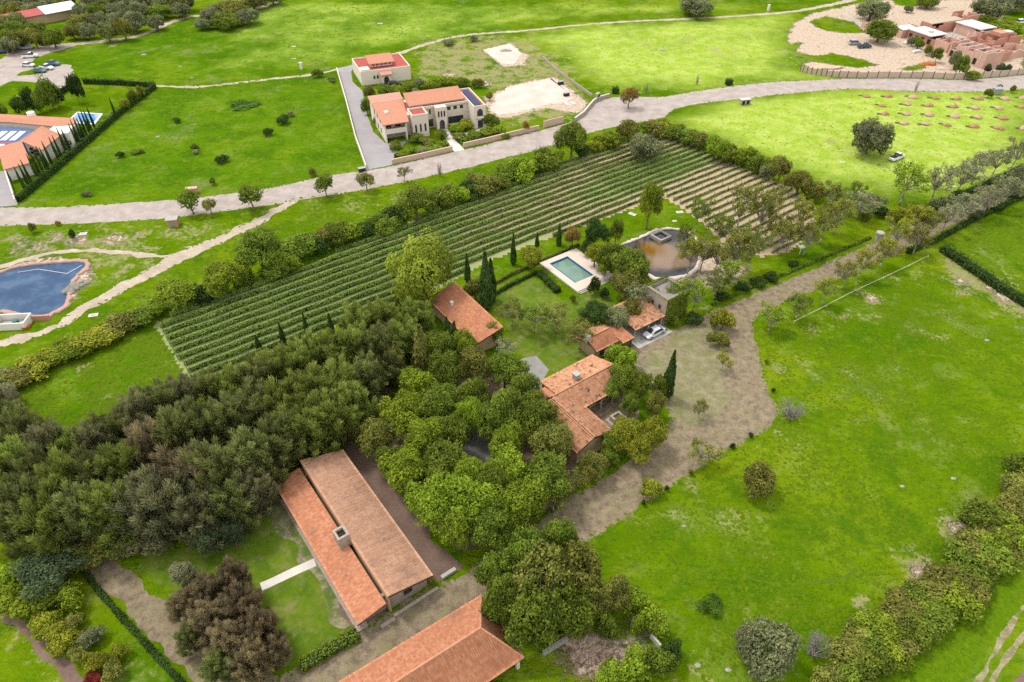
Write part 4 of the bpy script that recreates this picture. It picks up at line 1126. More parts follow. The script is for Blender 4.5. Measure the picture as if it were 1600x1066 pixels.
# main block
walls(V1, 8.0, 6.0, 26.0, 14.0, 6.0); walls(V1, 6.25, 3.3, 7.95, 17, 5.8)
MB().box(8.0, 1.2, 6.0, 12.6, 12, 6.06).build('roof_deck', RED_DECK, V1)
walls(V1, 8.0, .6, 12.6, 5.99, 6.0); parapet(V1, 8.0, .6, 12.6, 5.95, 6.07, .5)
MB().box(12.65, 5.7, 6.0, 25.9, 9.0, 6.05).build('roof_deck', RED_DECK, V1)
slabroof(V1, [(8.7, 6.3, 7.0), (25.2, 6.3, 7.0), (25.2, 12.2, 8.7), (8.7, 12.2, 8.7)], ROOF_OR); walls(V1, 9.2, 7.4, 24.8, 12.0, 7.3, z0=6.06)
walls(V1, 12.6, 5.6, 26.0, 5.85, 6.5, z0=5.9, name='parapet')
walls(V1, 15.8, 3.6, 18.9, 5.98, 6.5)
for i in range(3): window(V1, 16.5 + i * .85, 3.6, 3.7, .45, 1.5, 'y-', arch=True)
window(V1, 17.35, 3.6, .1, 1.5, 2.0, 'y-', arch=True, name='door')
for i in range(3): window(V1, 8.9 + i * 1.35, .6, 1.6, .5, 2.0, 'y-', arch=True)
for i in range(2): window(V1, 13.4 + i * 1.2, 6.0, 4.0, .5, 1.4, 'y-')
window(V1, 14.2, 6.0, .3, 2.4, 2.2, 'y-')
for i in range(3): window(V1, 20.3 + i * 1.9, 6.0, 4.4, 1.0, 1.0, 'y-')
window(V1, 22.2, 6.0, .4, 4.6, 2.0, 'y-')
# end wing with solar panels
walls(V1, 26.0, 0.3, 29.6, 15.0, 6.2); parapet(V1, 26.0, .3, 29.6, 15.0, 6.2, .45)
MB().box(26.28, .58, 6.2, 29.32, 14.72, 6.26).build('roof_deck', RED_DECK, V1)
for i in range(7): MB().slab([(26.6, 1.4 + i * 1.65, 6.55), (28.5, 1.4 + i * 1.65, 6.55), (28.5, 2.85 + i * 1.65, 6.95), (26.6, 2.85 + i * 1.65, 6.95)], .06).build('solar_panel', SOLAR, V1)
window(V1, 27.8, .3, 3.6, 1.7, 1.3, 'y-', arch=True); window(V1, 27.8, .3, .2, 1.5, 2.2, 'y-', name='door')
MB().box(26.9, -.5, 3.2, 28.7, .29, 3.35).build('balcony', WHITE, V1)
# forecourt
fp = empty('front_path', (O6[0], O6[1], 0), R(21.5), label='white paved path to the cream house front door', cat='path')
MB().prism([(16, 3.5), (16.2, -4), (15.8, -12.3), (18.8, -12.0), (18.6, -4), (18.8, 3.5)], 0, .05).build('paving', CONCP, fp); MB().prism([(18.9, -3.0), (23, -2.4), (28.6, -.8), (28.4, 0), (22.5, -1.2), (18.9, -1.4)], 0, .05).build('side_paving', CONCP, fp)
PINKST = plain('pinkish_garden_wall', (.50, .37, .28), .9, .2, .3, 1.5, .4)
def wall_px(name, pxl, h, w, mat, label, cat='wall', cap=None, group=None):
    pts = WP(pxl); c0 = pts[0]
    o = empty(name, (c0[0], c0[1], 0), label=label, cat=cat, group=group)
    m = MB(); m2 = MB()
    def sect(hw, z0, z1):
        out = []
        P_ = np.array(pts); d = np.gradient(P_, axis=0); d /= np.linalg.norm(d, axis=1)[:, None]; nn = np.stack([-d[:, 1], d[:, 0]], -1)
        for p, n in zip(P_, nn):
            a = p + n * hw - np.array(c0); b = p - n * hw - np.array(c0)
            out.append([(a[0], a[1], z0), (b[0], b[1], z0), (b[0], b[1], z1), (a[0], a[1], z1)])
        return out
    m.loft(sect(w / 2, -.05, h)); m.build('masonry', mat, o)
    if cap is not None: m2.loft(sect(w / 2 + .06, h + .002, h + .10)); m2.build('coping', cap, o)
    return o
wall_px('garden_wall', [(613, 257), (660, 247), (707, 236)], 1.3, .35, PINKST, 'low pink stone wall left of the cream house path', cap=PINKST)
wall_px('garden_wall', [(724, 231), (760, 223), (800, 213), (842, 203)], 1.3, .35, PINKST, 'low pink stone wall right of the cream house path', cap=PINKST)
wall_px('garden_wall', [(849, 200), (880, 192)], 2.0, .3, PINKST, 'tan panel wall beside the cobbled road turn', cap=None)
wall_px('garden_wall', [(898, 190), (912, 180), (920, 170), (928, 161), (938, 156), (952, 152)], 1.1, .35, STONE, 'curved low stone wall at the roundabout', cap=CONCP)
wall_px('boundary_wall', [(573, 266), (556, 218), (541, 160), (527, 112)], 1.4, .25, WHITE, 'long white boundary wall along the grey paved drive', cap=None)
wall_px('boundary_wall', [(27, 320), (18, 293), (9, 266)], 1.6, .3, WHITE2, 'white boundary wall of the orange roofed villa drive')
wall_px('boundary_wall', [(848, 92), (870, 112), (895, 130), (925, 152)], .9, .25, STONE, 'broken stone wall beside the bare building plot')

# cream courtyard annex behind
V2 = empty('cream_annex', (-49.2, 225.9, 0), R(21.5), label='cream flat-roofed annex with red deck behind the large cream house', cat='house')
walls(V2, 0, 0, 16.6, 14.4, 4.0); parapet(V2, 0, 0, 16.6, 14.4, 4.0, .5); MB().box(.28, .28, 4.0, 16.32, 14.12, 4.05).build('roof_deck', RED_DECK, V2)
walls(V2, 4.3, 4.4, 11.6, 8.6, 5.4, z0=4.06); slabroof(V2, [(3.6, 3.2, 5.5), (12.2, 3.2, 5.5), (12.2, 8.8, 6.7), (3.6, 8.8, 6.7)], ROOF_OR)
for i in range(5): window(V2, 5.2 + i * 1.4, 4.4, 4.5, .8, .7, 'y-')
walls(V2, 6.4, -1.2, 9.6, -.02, 3.3); slabroof(V2, [(6.0, -1.9, 3.2), (10, -1.9, 3.2), (10, -.01, 3.9), (6.0, -.01, 3.9)], ROOF_PINK)
window(V2, 8.0, -1.2, .05, 1.7, 1.6, 'y-', arch=True, name='door'); window(V2, 4.3, 0, 1.7, .6, .8, 'y-', arch=True); window(V2, 5.4, 0, 1.7, .6, .8, 'y-', arch=True)
walls(V2, .3, .3, 3.2, 3.4, 4.9, z0=4.06, name='roof_terrace')
pass

# villa at the left edge
O8 = (-126.31, 157.84)
GLAZE = plain('court_glazing', (.52, .56, .62), .3, .5, .1)
V3 = empty('orange_roof_villa', (O8[0], O8[1], 0), R(0), label='white villa with orange tiled roofs round a glazed court at left', cat='house')
def pr(par, poly, z1, mat, z0=0, name='wall'): return MB().prism(poly, z0, z1).build(name, mat, par)
pr(V3, [(-.2, .6), (3.6, 4.0), (-3.8, 14.2), (-7.4, 11.0)], 3.3, WHITE2)
slabroof(V3, [(-.2, -.4, 3.5), (4.5, 3.7, 3.5), (-3.8, 15.0, 4.3), (-8.0, 11.3, 4.3)], ROOF_OR)
pr(V3, [(-4.0, 15.9), (3.6, 10.9), (4.0, 18.3), (-.9, 20.0)], 3.8, WHITE2)
slabroof(V3, [(-4.9, 15.9, 4.0), (4.1, 10.0, 4.0), (4.9, 18.7, 4.4), (-.9, 21.0, 5.9)], ROOF_OR)
for i in range(2):
    for j in range(2): window(V3, -1.6 + i * 1.6 + .35, 13.95 - i * 1.05, 1.3 + j * 1.0, .9, .6, 'y-', depth=.5)
pr(V3, [(2.9, 18.9), (6.0, 20.2), (5.0, 27.0), (-.3, 25.2), (-.3, 21.5)], 4.3, WHITE2)
slabroof(V3, [(-40, 29.0, 4.3), (-14.5, 27.6, 4.3), (.4, 24.5, 4.3), (5.0, 25.5, 4.6), (4.6, 28.5, 5.0), (-40, 33.5, 5.4)], ROOF_OR)
pr(V3, [(-39, 29.6), (-14.5, 28.2), (-.4, 25.4), (4.0, 26.6), (4.2, 28.2), (-39, 33)], 4.0, WHITE2)
pr(V3, [(-25, 15.2), (-5.2, 15.2), (-5.8, 24.0), (-12, 26.2), (-25, 27)], 3.2, plain('court_frame_blue', (.06, .11, .25), .6), name='court_wall')
for i in range(7): pr(V3, [(-24 + i * 2.5, 17.4), (-22.2 + i * 2.5, 17.4), (-22.5 + i * 2.5, 23.4), (-24.3 + i * 2.5, 23.4)], 3.4, GLAZE, 3.22, 'skylight_panel')
MB().box(-24, 15.25, 3.22, -5.6, 16.2, 3.3).build('court_edge', RED_DECK, V3)
pr(V3, [(-25, 13.5), (-8.5, 13.2), (-8.5, 15.0), (-25, 15.1)], 3.4, WHITE2)
MB().tube((-9.2, 30.6, 4.6), (-9.2, 30.6, 5.9), 1.1, 1.0, 14).build('water_tank', WPAINT, V3)
window(V3, 5.4, 20.0, 1.2, 1.0, 1.0, 'y-', depth=.3); window(V3, 4.4, 19.6, 1.2, 1.0, 1.0, 'y-', depth=.3)
vp = empty('villa_pool', P(108, 189), 0, label='blue swimming pool beside the orange roofed villa', cat='pool')
w0 = P(108, 189)
vpw = [(p[0] - w0[0], p[1] - w0[1]) for p in WP([(104, 192), (121, 176), (161, 179), (148, 196)])]
mb = MB(); mb.prism(vpw, 0, .25); mb.build('pool_deck', WPAINT, vp)
cxy = np.mean(vpw, 0)
MB().prism([tuple(cxy + (np.array(p) - cxy) * .84) for p in vpw], .26, .29).build('water', W_VILLA, vp)

# brick house under construction
O9 = P(1534, 108)
V4 = empty('unfinished_brick_house', (O9[0], O9[1], 0), R(23), label='half-built roofless brick house on the bare plot', cat='house')
_sr = random.Random(8)
def shell(par, x0, y0, x1, y1, z, t=.35, mat=BRICK, openings=()):
    """unfinished room: four brick walls with stepped, broken tops and gaps"""
    for (a0, b0, a1, b1) in ((x0, y0, x1, y0 + t), (x0, y1 - t, x1, y1), (x0, y0 + t, x0 + t, y1 - t), (x1 - t, y0 + t, x1, y1 - t)):
        m = MB(); L = max(a1 - a0, b1 - b0); n = max(1, int(L / 2.0)); horiz = (a1 - a0) > (b1 - b0)
        for k in range(n):
            h = z * (_sr.choice([1, 1, 1, .92, .8, .55]) if n > 2 else 1)
            s0, s1 = k / n, (k + 1) / n
            if horiz: m.box(a0 + (a1 - a0) * s0, b0, 0, a0 + (a1 - a0) * s1, b1, h)
            else: m.box(a0, b0 + (b1 - b0) * s0, 0, a1, b0 + (b1 - b0) * s1, h)
        m.build('brick_wall', mat, par)
shell(V4, -.2, 0, 8.3, 14.5, 5.2, mat=BRICKP); MB().box(.16, 7, 0, 7.94, 7.35, 4.6).build('brick_wall', BRICK, V4)
for y in (3, 6, 10, 12.5): MB().box(-.24, y, .6, -.2, y + 1.3, 2.6).build('window', DARKW, V4)
for y in (2.0, 5.2, 8.4, 11.6): MB().box(-.30, y - .2, 0, -.21, y + .1, 5.25).build('concrete_pier', CONCP, V4)
for i in range(4): MB().box(.2, 2.0 + i * 3.2, 4.7, 7.9, 2.3 + i * 3.2, 5.0).build('concrete_beam', CONCP, V4)
shell(V4, 8.4, 3, 17, 12, 3.2); shell(V4, 8.4, 12.1, 20, 20, 3.6); shell(V4, 17.2, 4, 30, 11, 2.6, mat=BRICKP)
shell(V4, 3.0, 17.5, 10.5, 23.5, 3.4, mat=BRICKP); shell(V4, 3.4, 24, 11.5, 36, 3.4); MB().box(2.9, 25.6, 3.42, 11.6, 36.5, 3.7).build('concrete_slab', CONCP, V4)
MB().box(6.4, 29, 3.76, 8.2, 30.2, 4.0).build('roof_hatch', CONC, V4)
for y in (25.5, 28.5, 31.5, 34): MB().box(3.36, y, .7, 3.4, y + 1.5, 2.4).build('window', DARKW, V4)
shell(V4, 16, 36.5, 34, 42, 3.6); MB().box(16, 37, 3.62, 33.4, 41.6, 3.85).build('roof_deck', plain('rough_formwork', (.40, .33, .25), .9, .2, .4, 1.5, .5), V4)
shell(V4, 34.2, 36, 40, 43.5, 5.0); shell(V4, 27, 22, 36, 35, 3.6, mat=BRICKP); MB().box(26.6, 24.0, 3.62, 35.4, 35.4, 3.95).build('concrete_slab', CONCP, V4)
shell(V4, 21, 12.2, 34, 21.5, 4.2); MB().box(24, 14, 4.22, 28, 18, 5.4).build('water_tank_base', BRICK, V4); MB().box(30, 15.5, 4.22, 33, 18, 4.8).build('concrete_slab', CONCP, V4)
for (x, y) in ((20.5, 24), (20.5, 30), (14, 24), (24, 24)): MB().box(x, y, 0, x + .4, y + .4, 3.3).build('concrete_pier', CONCP, V4)
MB().box(17, 21.6, 0, 26.5, 36, .15).build('court_slab', CONC, V4)
shell(V4, 2, 37.5, 14, 44, 2.4, mat=BRICKP); shell(V4, -2, 46, 8, 54, 2.2, mat=BRICKP)
MB().slab([(2, 37.4, 3.0), (9, 37.4, 3.0), (9, 41, 3.4), (2, 41, 3.4)], .12).build('concrete_slab', WPAINT, V4)
for (x, y) in ((30.5, 9), (33, 4), (36, 11)): shell(V4, x, y, x + 8, y + .8, 1.6, .3, BRICKP)

# barns in the far wood
A0 = P(5, 50)
B1 = empty('red_barn', (A0[0], A0[1], 0), R(47), label='long red and white metal barn roof among the far trees', cat='barn')
RM = plain('red_sheet_roof', (.36, .05, .045), .6, .4, .2, .4); WM = plain('white_sheet_roof', (.62, .62, .63), .55, .4, .12, .4)
MB().box(0, 0, 0, 27, 10, 3.6).build('wall', PLASTER, B1)
MB().slab([(-.6, -.6, 3.6), (16.5, -.6, 3.6), (16.5, 5, 5.0), (-.6, 5, 5.0)], .12).build('red_roof', RM, B1); MB().slab([(-.6, 5.01, 5.0), (16.5, 5.01, 5.0), (16.5, 10.6, 3.8), (-.6, 10.6, 3.8)], .12).build('red_roof', RM, B1)
MB().slab([(16.6, -1.4, 3.6), (30, -1.4, 3.6), (30, 6, 5.2), (16.6, 6, 5.2)], .14).build('white_roof', WM, B1); MB().slab([(16.6, 6.01, 5.2), (30, 6.01, 5.2), (30, 12, 3.9), (16.6, 12, 3.9)], .14).build('white_roof', WM, B1)

# ------------------------------------------------------------ vehicles
def rrect(x, zb, zt, hw, hw2=None):
    hw2 = hw * .9 if hw2 is None else hw2; m = zb + (zt - zb) * .55
    return [(x, -hw * .92, zb), (x, hw * .92, zb), (x, hw, zb + .12), (x, hw, m), (x, hw2, zt), (x, -hw2, zt), (x, -hw, m), (x, -hw, zb + .12)]
CARM = {}
def car_meshes(kind):
    if kind in CARM: return CARM[kind]
    L = {'sedan': 4.5, 'suv': 4.6, 'pickup': 5.3, 'van': 5.0}[kind] / 2
    hood = {'sedan': .92, 'suv': 1.05, 'pickup': 1.08, 'van': 1.05}[kind]
    top = {'sedan': 1.45, 'suv': 1.75, 'pickup': 1.78, 'van': 2.1}[kind]
    body = MB().loft([rrect(-L, .42, hood * .85, .72), rrect(-L + .15, .28, hood * .98, .86), rrect(-L * .4, .24, hood, .9), rrect(L * .45, .24, hood, .9), rrect(L - .35, .26, hood * .9, .86), rrect(L, .4, hood * .72, .7)])
    if kind == 'pickup':
        c0, c1, c2, c3 = -.35, -.15, .75, 1.3
    elif kind == 'van':
        c0, c1, c2, c3 = -L + .12, -L + .3, 1.2, 1.9
    elif kind == 'suv':
        c0, c1, c2, c3 = -L + .15, -L + .55, .55, 1.15
    else:
        c0, c1, c2, c3 = -1.75, -1.0, .35, 1.15
    def sec(x, z, hw): return [(x, -.84, hood - .03), (x, .84, hood - .03), (x, hw, z), (x, -hw, z)]
    gl = MB().loft([sec(c0, hood, .82), sec(c1, top - .05, .66), sec(c2, top - .05, .66), sec(c3, hood, .82)])
    rf = MB().loft([[(c1 - .02, -.68, top - .05), (c1 - .02, .68, top - .05), (c1 - .02, .6, top + .02), (c1 - .02, -.6, top + .02)], [(c2 + .02, -.68, top - .05), (c2 + .02, .68, top - .05), (c2 + .02, .6, top + .02), (c2 + .02, -.6, top + .02)]])
    bed = None
    if kind == 'pickup': bed = MB().box(-L + .2, -.72, hood + .002, -.5, .72, hood + .03)
    CARM[kind] = dict(L=L, body=body, gl=gl.mesh('car_glass', GLASS), rf=rf, bed=bed.mesh('truck_bed', DARKW) if bed else None, cab={},
                      wheel=MB().tube((0, -.11, 0), (0, .11, 0), .33, .33, 14).mesh('tyre', TYRE), rim=MB().tube((0, -.12, 0), (0, .12, 0), .19, .19, 10).mesh('rim', RIM), lamp=MB().box(-.03, -.16, -.07, .03, .16, .07).mesh('headlight', LAMPG), hood=hood)
    return CARM[kind]
PAINT = {k: plain('car_paint_' + k, c, .28, .5, .04, 1.0) for k, c in dict(silver=(.55, .56, .58), black=(.02, .022, .028), white=(.72, .72, .72), teal=(.05, .13, .15), blue=(.06, .13, .27), navy=(.03, .05, .11), grey=(.30, .31, .33)).items()}
def car(kind, col, px, ang, label, group=None):
    d = car_meshes(kind); w = P(*px)
    nm = {'sedan': 'parked_car', 'suv': 'parked_car', 'pickup': 'pickup_truck', 'van': 'parked_van'}[kind]
    o = empty(nm, (w[0], w[1], .03), R(ang), label=label, cat={'pickup': 'truck', 'van': 'van'}.get(kind, 'car'), group=group)
    if col not in d['cab']: d['cab'][col] = (d['body'].mesh('car_body', PAINT[col], False, .03), d['rf'].mesh('car_roof', PAINT[col]))
    add('body', d['cab'][col][0], o); add('cabin_glass', d['gl'], o); add('roof_panel', d['cab'][col][1], o)
    if d['bed']: add('truck_bed', d['bed'], o)
    for sx in (-1, 1):
        for sy in (-1, 1):
            wh = add('wheel', d['wheel'], o, (sx * d['L'] * .62, sy * .80, .33)); add('rim', d['rim'], wh)
    for sy in (-1, 1): add('headlight', d['lamp'], o, (d['L'] - .04, sy * .5, d['hood'] * .68))
    return o
G = 'cars parked by the far wood'
car('sedan', 'silver', (1021, 523), 216, 'silver saloon car parked in front of the tiled carport')
car('suv', 'black', (617, 135), 21, 'black car parked at the annex door behind the cream house')
car('van', 'navy', (5, 83), 25, 'dark blue van at the left edge of the far parking', G)
car('van', 'grey', (41, 77), 18, 'pale grey van parked against the far wood edge', G)
car('suv', 'black', (72, 70), 10, 'black car parked under the trees of the far wood', G)
car('pickup', 'white', (48, 90), 15, 'white pickup nearest the grey van on the pale parking ground', G)
car('sedan', 'white', (45, 104), -8, 'white saloon car alone on the pale parking ground', G)
car('pickup', 'white', (74, 108), -20, 'white pickup between the teal and blue cars', G)
car('sedan', 'teal', (63, 113), -10, 'dark teal car in front of the white pickup', G)
car('pickup', 'blue', (83, 102), -8, 'blue pickup at the rear of the parked group', G)
car('pickup', 'white', (1400, 249), 35, 'white pickup truck on the meadow beside the round oak')
car('pickup', 'navy', (1350, 75), 10, 'dark pickup truck parked at the building site')
car('suv', 'grey', (1335, 70), 5, 'small grey car beside the dark truck at the building site')
car('suv', 'white', (1594, 37), 15, 'white car at the right edge beyond the building site')
car('sedan', 'white', (607, 580), 300, 'white car half hidden under the trees above the wood')

# ------------------------------------------------------------ planting holes with earth heaps
def heap_mesh(seed, rx, ry, h, mat, n=14, m=5):
    rg = np.random.default_rng(seed); mb = MB(); secs = []
    for k in range(m + 1):
        f = k / m; r = math.cos(f * math.pi / 2) ** .8
        secs.append([(math.cos(a) * rx * max(r, .02) * (1 + .14 * rg.normal()), math.sin(a) * ry * max(r, .02) * (1 + .14 * rg.normal()), -.03 + h * f * (1 + .06 * rg.normal())) for a in np.linspace(0, 2 * math.pi, n, endpoint=False)])
    mb.loft(secs); return mb.mesh('heap', mat, True)
RSOIL = plain('red_soil', (.36, .2, .12), .95, .1, .3, 2.0, .5)
HEAPM = plain('dug_soil', (.44, .30, .21), .95, .1, .3, 2.0, .6)
HEAPS = [heap_mesh(s, 1.35, 1.1, 1.0, HEAPM) for s in range(3)] + [heap_mesh(9 + s, 1.4, 1.0, .9, RSOIL) for s in range(2)]
PIT = heap_mesh(31, 1.1, .85, .09, SOILD)
MR = [[(655, 575), (785, 575), (930, 580), (1065, 585), (1195, 590), (1325, 590), (1475, 590), (1585, 585)],
      [(750, 630), (895, 622), (1025, 630), (1175, 637), (1300, 645), (1440, 645), (1585, 640)],
      [(765, 680), (890, 680), (1025, 685), (1180, 695), (1315, 700), (1465, 705)],
      [(875, 735), (1005, 740), (1135, 745), (1295, 755), (1445, 765), (1590, 765)]]
for r, row in enumerate(MR):
    for i, (x, y) in enumerate(row):
        w = P(1180 + x / 3.807, y / 3.807)
        o = empty('planting_hole', (w[0], w[1], 0), _tr.random() * .8 - .4, label=f'{ordinal(i + 1)} dug planting hole from left in the {["back", "second", "third", "front"][r]} row of the pale meadow', cat='planting hole', group='planting holes with earth heaps in the pale meadow')
        h = add('earth_heap', HEAPS[_tr.randrange(5)], o, (.35, -.25, 0)); s = .85 + .3 * _tr.random(); h.scale = (s, s, s)
        add('pit', PIT, o, (-1.15, .55, 0))

# ------------------------------------------------------------ small structures
def lw(px, py): w = P(px, py); return (w[0], w[1], 0)
o = empty('brick_kiosk', lw(272, 352), R(10), label='small brick kiosk with grey slab roof below the road', cat='kiosk')
MB().box(-1.1, -.9, 0, 1.1, .9, 1.7).build('brick_wall', BRICK, o); MB().box(-1.3, -1.1, 1.7, 1.3, 1.1, 1.9).build('roof_slab', CONC, o); MB().box(-.5, -.95, .1, .5, -.9, 1.4).build('door', METALG, o)
o = empty('brick_kiosk', lw(301, 302), R(10), label='small brick meter box on the upper verge of the road', cat='kiosk')
MB().box(-1.3, -.5, 0, 1.3, .5, 1.4).build('brick_wall', BRICK, o); MB().box(-1.4, -.6, 1.4, 1.4, .6, 1.5).build('roof_slab', BRICKP, o); MB().box(-.8, -.55, .2, -.1, -.5, 1.1).build('door', METALG, o)
o = empty('stone_kiosk', lw(1163, 163), R(15), label='stone meter box with dark doors in the pale meadow', cat='kiosk')
MB().box(-1.6, -.7, 0, 1.6, .7, 1.6).build('stone_wall', STONE, o); MB().box(-1.7, -.8, 1.6, 1.7, .8, 1.72).build('roof_slab', CONCP, o)
for k in (-.8, .7): MB().box(k - .45, -.75, .15, k + .45, -.7, 1.35).build('door', DARKW, o)
o = empty('metal_kiosk', lw(1556, 147), R(5), label='grey metal cabinet beside the road above the planting holes', cat='cabinet')
MB().box(-1.3, -.8, 0, 1.3, .8, 1.7).build('cabinet', METALG, o, bevel=.05); MB().slab([(-1.5, -1, 1.85), (1.5, -1, 1.85), (1.5, 1, 2.0), (-1.5, 1, 2.0)], .1).build('roof_slab', METALG, o)
o = empty('pump_house', lw(22, 508), R(5), label='roofless white pump house at the blue pond', cat='pump house')
m = MB()
for q in ((-3, -1.6, 3, -1.35), (-3, 1.35, 3, 1.6), (-3, -1.35, -2.75, 1.35), (2.75, -1.35, 3, 1.35)): m.box(q[0], q[1], 0, q[2], q[3], 1.5)
m.build('wall', WHITE2, o); MB().box(-2.7, -1.3, 0, 2.7, 1.3, .2).build('floor', CONC, o); MB().tube((.8, -.2, .2), (.8, -.2, 1.3), .55, .55, 14).build('green_drum', plain('green_drum', (.03, .13, .10), .5), o)
MB().box(3.01, .9, 0, 6.2, 1.2, 1.1).build('low_wall', BRICK, o)
o = empty('feed_trough', lw(41, 512), R(20), label='small orange tub beside the pump house', cat='tub')
MB().tube((0, 0, 0), (0, 0, .5), .75, .85, 14).build('tub', SOILO, o)
o = empty('rock_fountain', lw(118, 450), R(70), label='heap of grey boulders on the blue pond rim', cat='boulders')
for k in range(14):
    h = add('boulder', heap_mesh(60 + k, .6 + .3 * _tr.random(), .5 + .2 * _tr.random(), .6 + .4 * _tr.random(), ROCK, 9, 3), o, (_tr.uniform(-2.2, 2.2), _tr.uniform(-1, 1), 0), _tr.random() * 6)
def cover(px, py, w, d, ang, label, mat=CONCP, h=.12):
    o = empty('concrete_cover', lw(px, py), R(ang), label=label, cat='cover', group='concrete covers in the grass')
    MB().box(-w / 2, -d / 2, 0, w / 2, d / 2, h).build('slab', mat, o, bevel=.02); MB().box(-w / 4, -d / 4, h, w / 4, d / 4, h + .03).build('hatch', CONC, o)
for a in [(146, 493, 1.7, 1.0, 15, 'white concrete cover beside the dirt track below the blue pond'), (988, 335, 1.8, 1.0, -40, 'white concrete cover on the lawn left of the lone tall tree'), (1062, 332, 1.6, 1.0, 10, 'white concrete cover at the vineyard edge above the brown pond'),
          (1054, 346, 1.0, .7, 10, 'small white cover on the lawn behind the brown pond'), (130, 366, 1.6, 1.2, 10, 'pale concrete cover on the dry verge above the pond track'), (459, 73, 1.4, .9, 5, 'upper concrete cover in the far left meadow'), (459, 92, 1.6, .6, 5, 'lower concrete cover in the far left meadow'),
          (594, 37, 2.0, 1.0, 0, 'lone concrete cover in the far top meadow'), (1316, 254, 1.3, .7, 0, 'small white cover in the pale meadow left of the pickup'), (1490, 292, 1.2, .8, 0, 'small white cover beyond the avenue trees'), (891, 162, 3.2, 2.0, 25, 'pale concrete slab at the corner of the bare plot'), (400, 586, 2.6, 1.2, 25, 'grey concrete bench slab at the lower end of the vineyard')]:
    cover(*a)
o = empty('white_post', lw(471, 108), 0, label='white concrete marker post in the far left meadow', cat='post'); MB().box(-.4, -.4, 0, .4, .4, 2.0).build('shaft', WHITE2, o); MB().box(-.5, -.5, 2.0, .5, .5, 2.2).build('cap', WHITE2, o)
o = empty('white_post', lw(1200, 17), 0, label='white marker post beside the far meadow path', cat='post'); MB().box(-.4, -.4, 0, .4, .4, 2.2).build('shaft', WHITE2, o); MB().box(-.5, -.5, 2.2, .5, .5, 2.4).build('cap', WHITE2, o)
o = empty('lawn_lamp', lw(1249, 397), R(20), label='white square-headed lamp post among the avenue trees', cat='lamp'); MB().tube((0, 0, 0), (0, 0, 1.7), .09, .09, 8).build('post', WPAINT, o); MB().box(-.6, -.45, 1.7, .6, .45, 1.95).build('lamp_head', WPAINT, o)
o = empty('gate_pier', lw(1371, 376), R(32), label='round stone gate pier at the avenue entrance', cat='pier'); MB().tube((0, 0, 0), (0, 0, 1.9), .75, .7, 12).build('pier', STONEG, o); MB().tube((0, 0, 1.9), (0, 0, 2.1), .9, .85, 12).build('cap', CONC, o)
o = empty('gate_pier', lw(933, 157), R(60), label='dark gate pier on the curved roundabout wall', cat='pier'); MB().box(-1.0, -.5, 0, 1.0, .5, 2.3).build('pier', STONE, o); MB().box(-.7, -.56, .3, .7, -.5, 1.9).build('panel', DARKW, o)
for (x, y, lb) in ((876, 132, 'upper dark crate on the bare building plot'), (885, 150, 'lower dark crate on the bare building plot'), (566, 268, 'black bins at the foot of the drive wall')):
    o = empty('dark_crate', lw(x, y), R(25), label=lb, cat='crate'); MB().box(-.9, -.5, 0, .9, .5, 1.0).build('crate', DARKW, o, bevel=.04); MB().box(-.95, -.55, 1.0, .95, .55, 1.08).build('lid', METALG, o)
pl = [(1240, 505), (1290, 480), (1330, 459), (1380, 436), (1420, 417), (1450, 402)]
o = empty('pipe_fence', lw(*pl[0]), 0, label='low white pipe rail across the meadow below the avenue', cat='rail')
w0 = np.array(P(*pl[0])); m = MB()
for a, b in zip(pl[:-1], pl[1:]): A_, B_ = np.array(P(*a)) - w0, np.array(P(*b)) - w0; m.tube((A_[0], A_[1], .45), (B_[0], B_[1], .45), .045, n=6)
m.build('rail', CONCP, o)
for a in pl: A_ = np.array(P(*a)) - w0; MB().tube((A_[0], A_[1], 0), (A_[0], A_[1], .48), .05, n=6).build('post', WPAINT, o)
# reed fence of the building site
REED = plain('reed_panels', (.46, .37, .29), .95, .1, .25, 1.5, .5)
fl = smooth_px([(1250, 112), (1275, 117), (1310, 121), (1370, 122), (1440, 122), (1505, 124), (1560, 120), (1610, 115)], 4)
w0 = np.array(P(*fl[0])); o = empty('reed_fence', (w0[0], w0[1], 0), label='tan reed panel fence between the road and the building site', cat='fence')
for i, (a, b) in enumerate(zip(fl[:-1], fl[1:])):
    A_, B_ = np.array(P(*a)) - w0, np.array(P(*b)) - w0; d = (B_ - A_) / np.linalg.norm(B_ - A_); nn = np.array([-d[1], d[0]]) * .06
    a_, b_ = A_ + d * .12, B_ - d * .12; h = 2.0 + .12 * math.sin(i * 1.7)
    MB().prism([tuple(a_ + nn), tuple(a_ - nn), tuple(b_ - nn), tuple(b_ + nn)], 0, h).build('panel', REED, o); MB().box(A_[0] - .1, A_[1] - .1, 0, A_[0] + .1, A_[1] + .1, 2.3).build('post', TIMBER, o)
h = add('soil_heap', heap_mesh(41, 3.0, 1.6, 1.1, SOILO, 18), None, lw(1450, 101)); tag(h, 'heap of bright orange soil at the building site', 'soil heap')
for (x, y, s, lb) in ((1290, 106, 6, 'long pale spoil bank beside the reed fence'), (1480, 108, 4, 'pale spoil bank before the unfinished house'), (790, 80, 2.2, 'grey rubble heap on the pale far slab')):
    tag(add('spoil_heap', heap_mesh(int(x), s, s * .35, .8, SOILP if s > 3 else ROCK, 22), None, lw(x, y)), lb, 'soil heap')
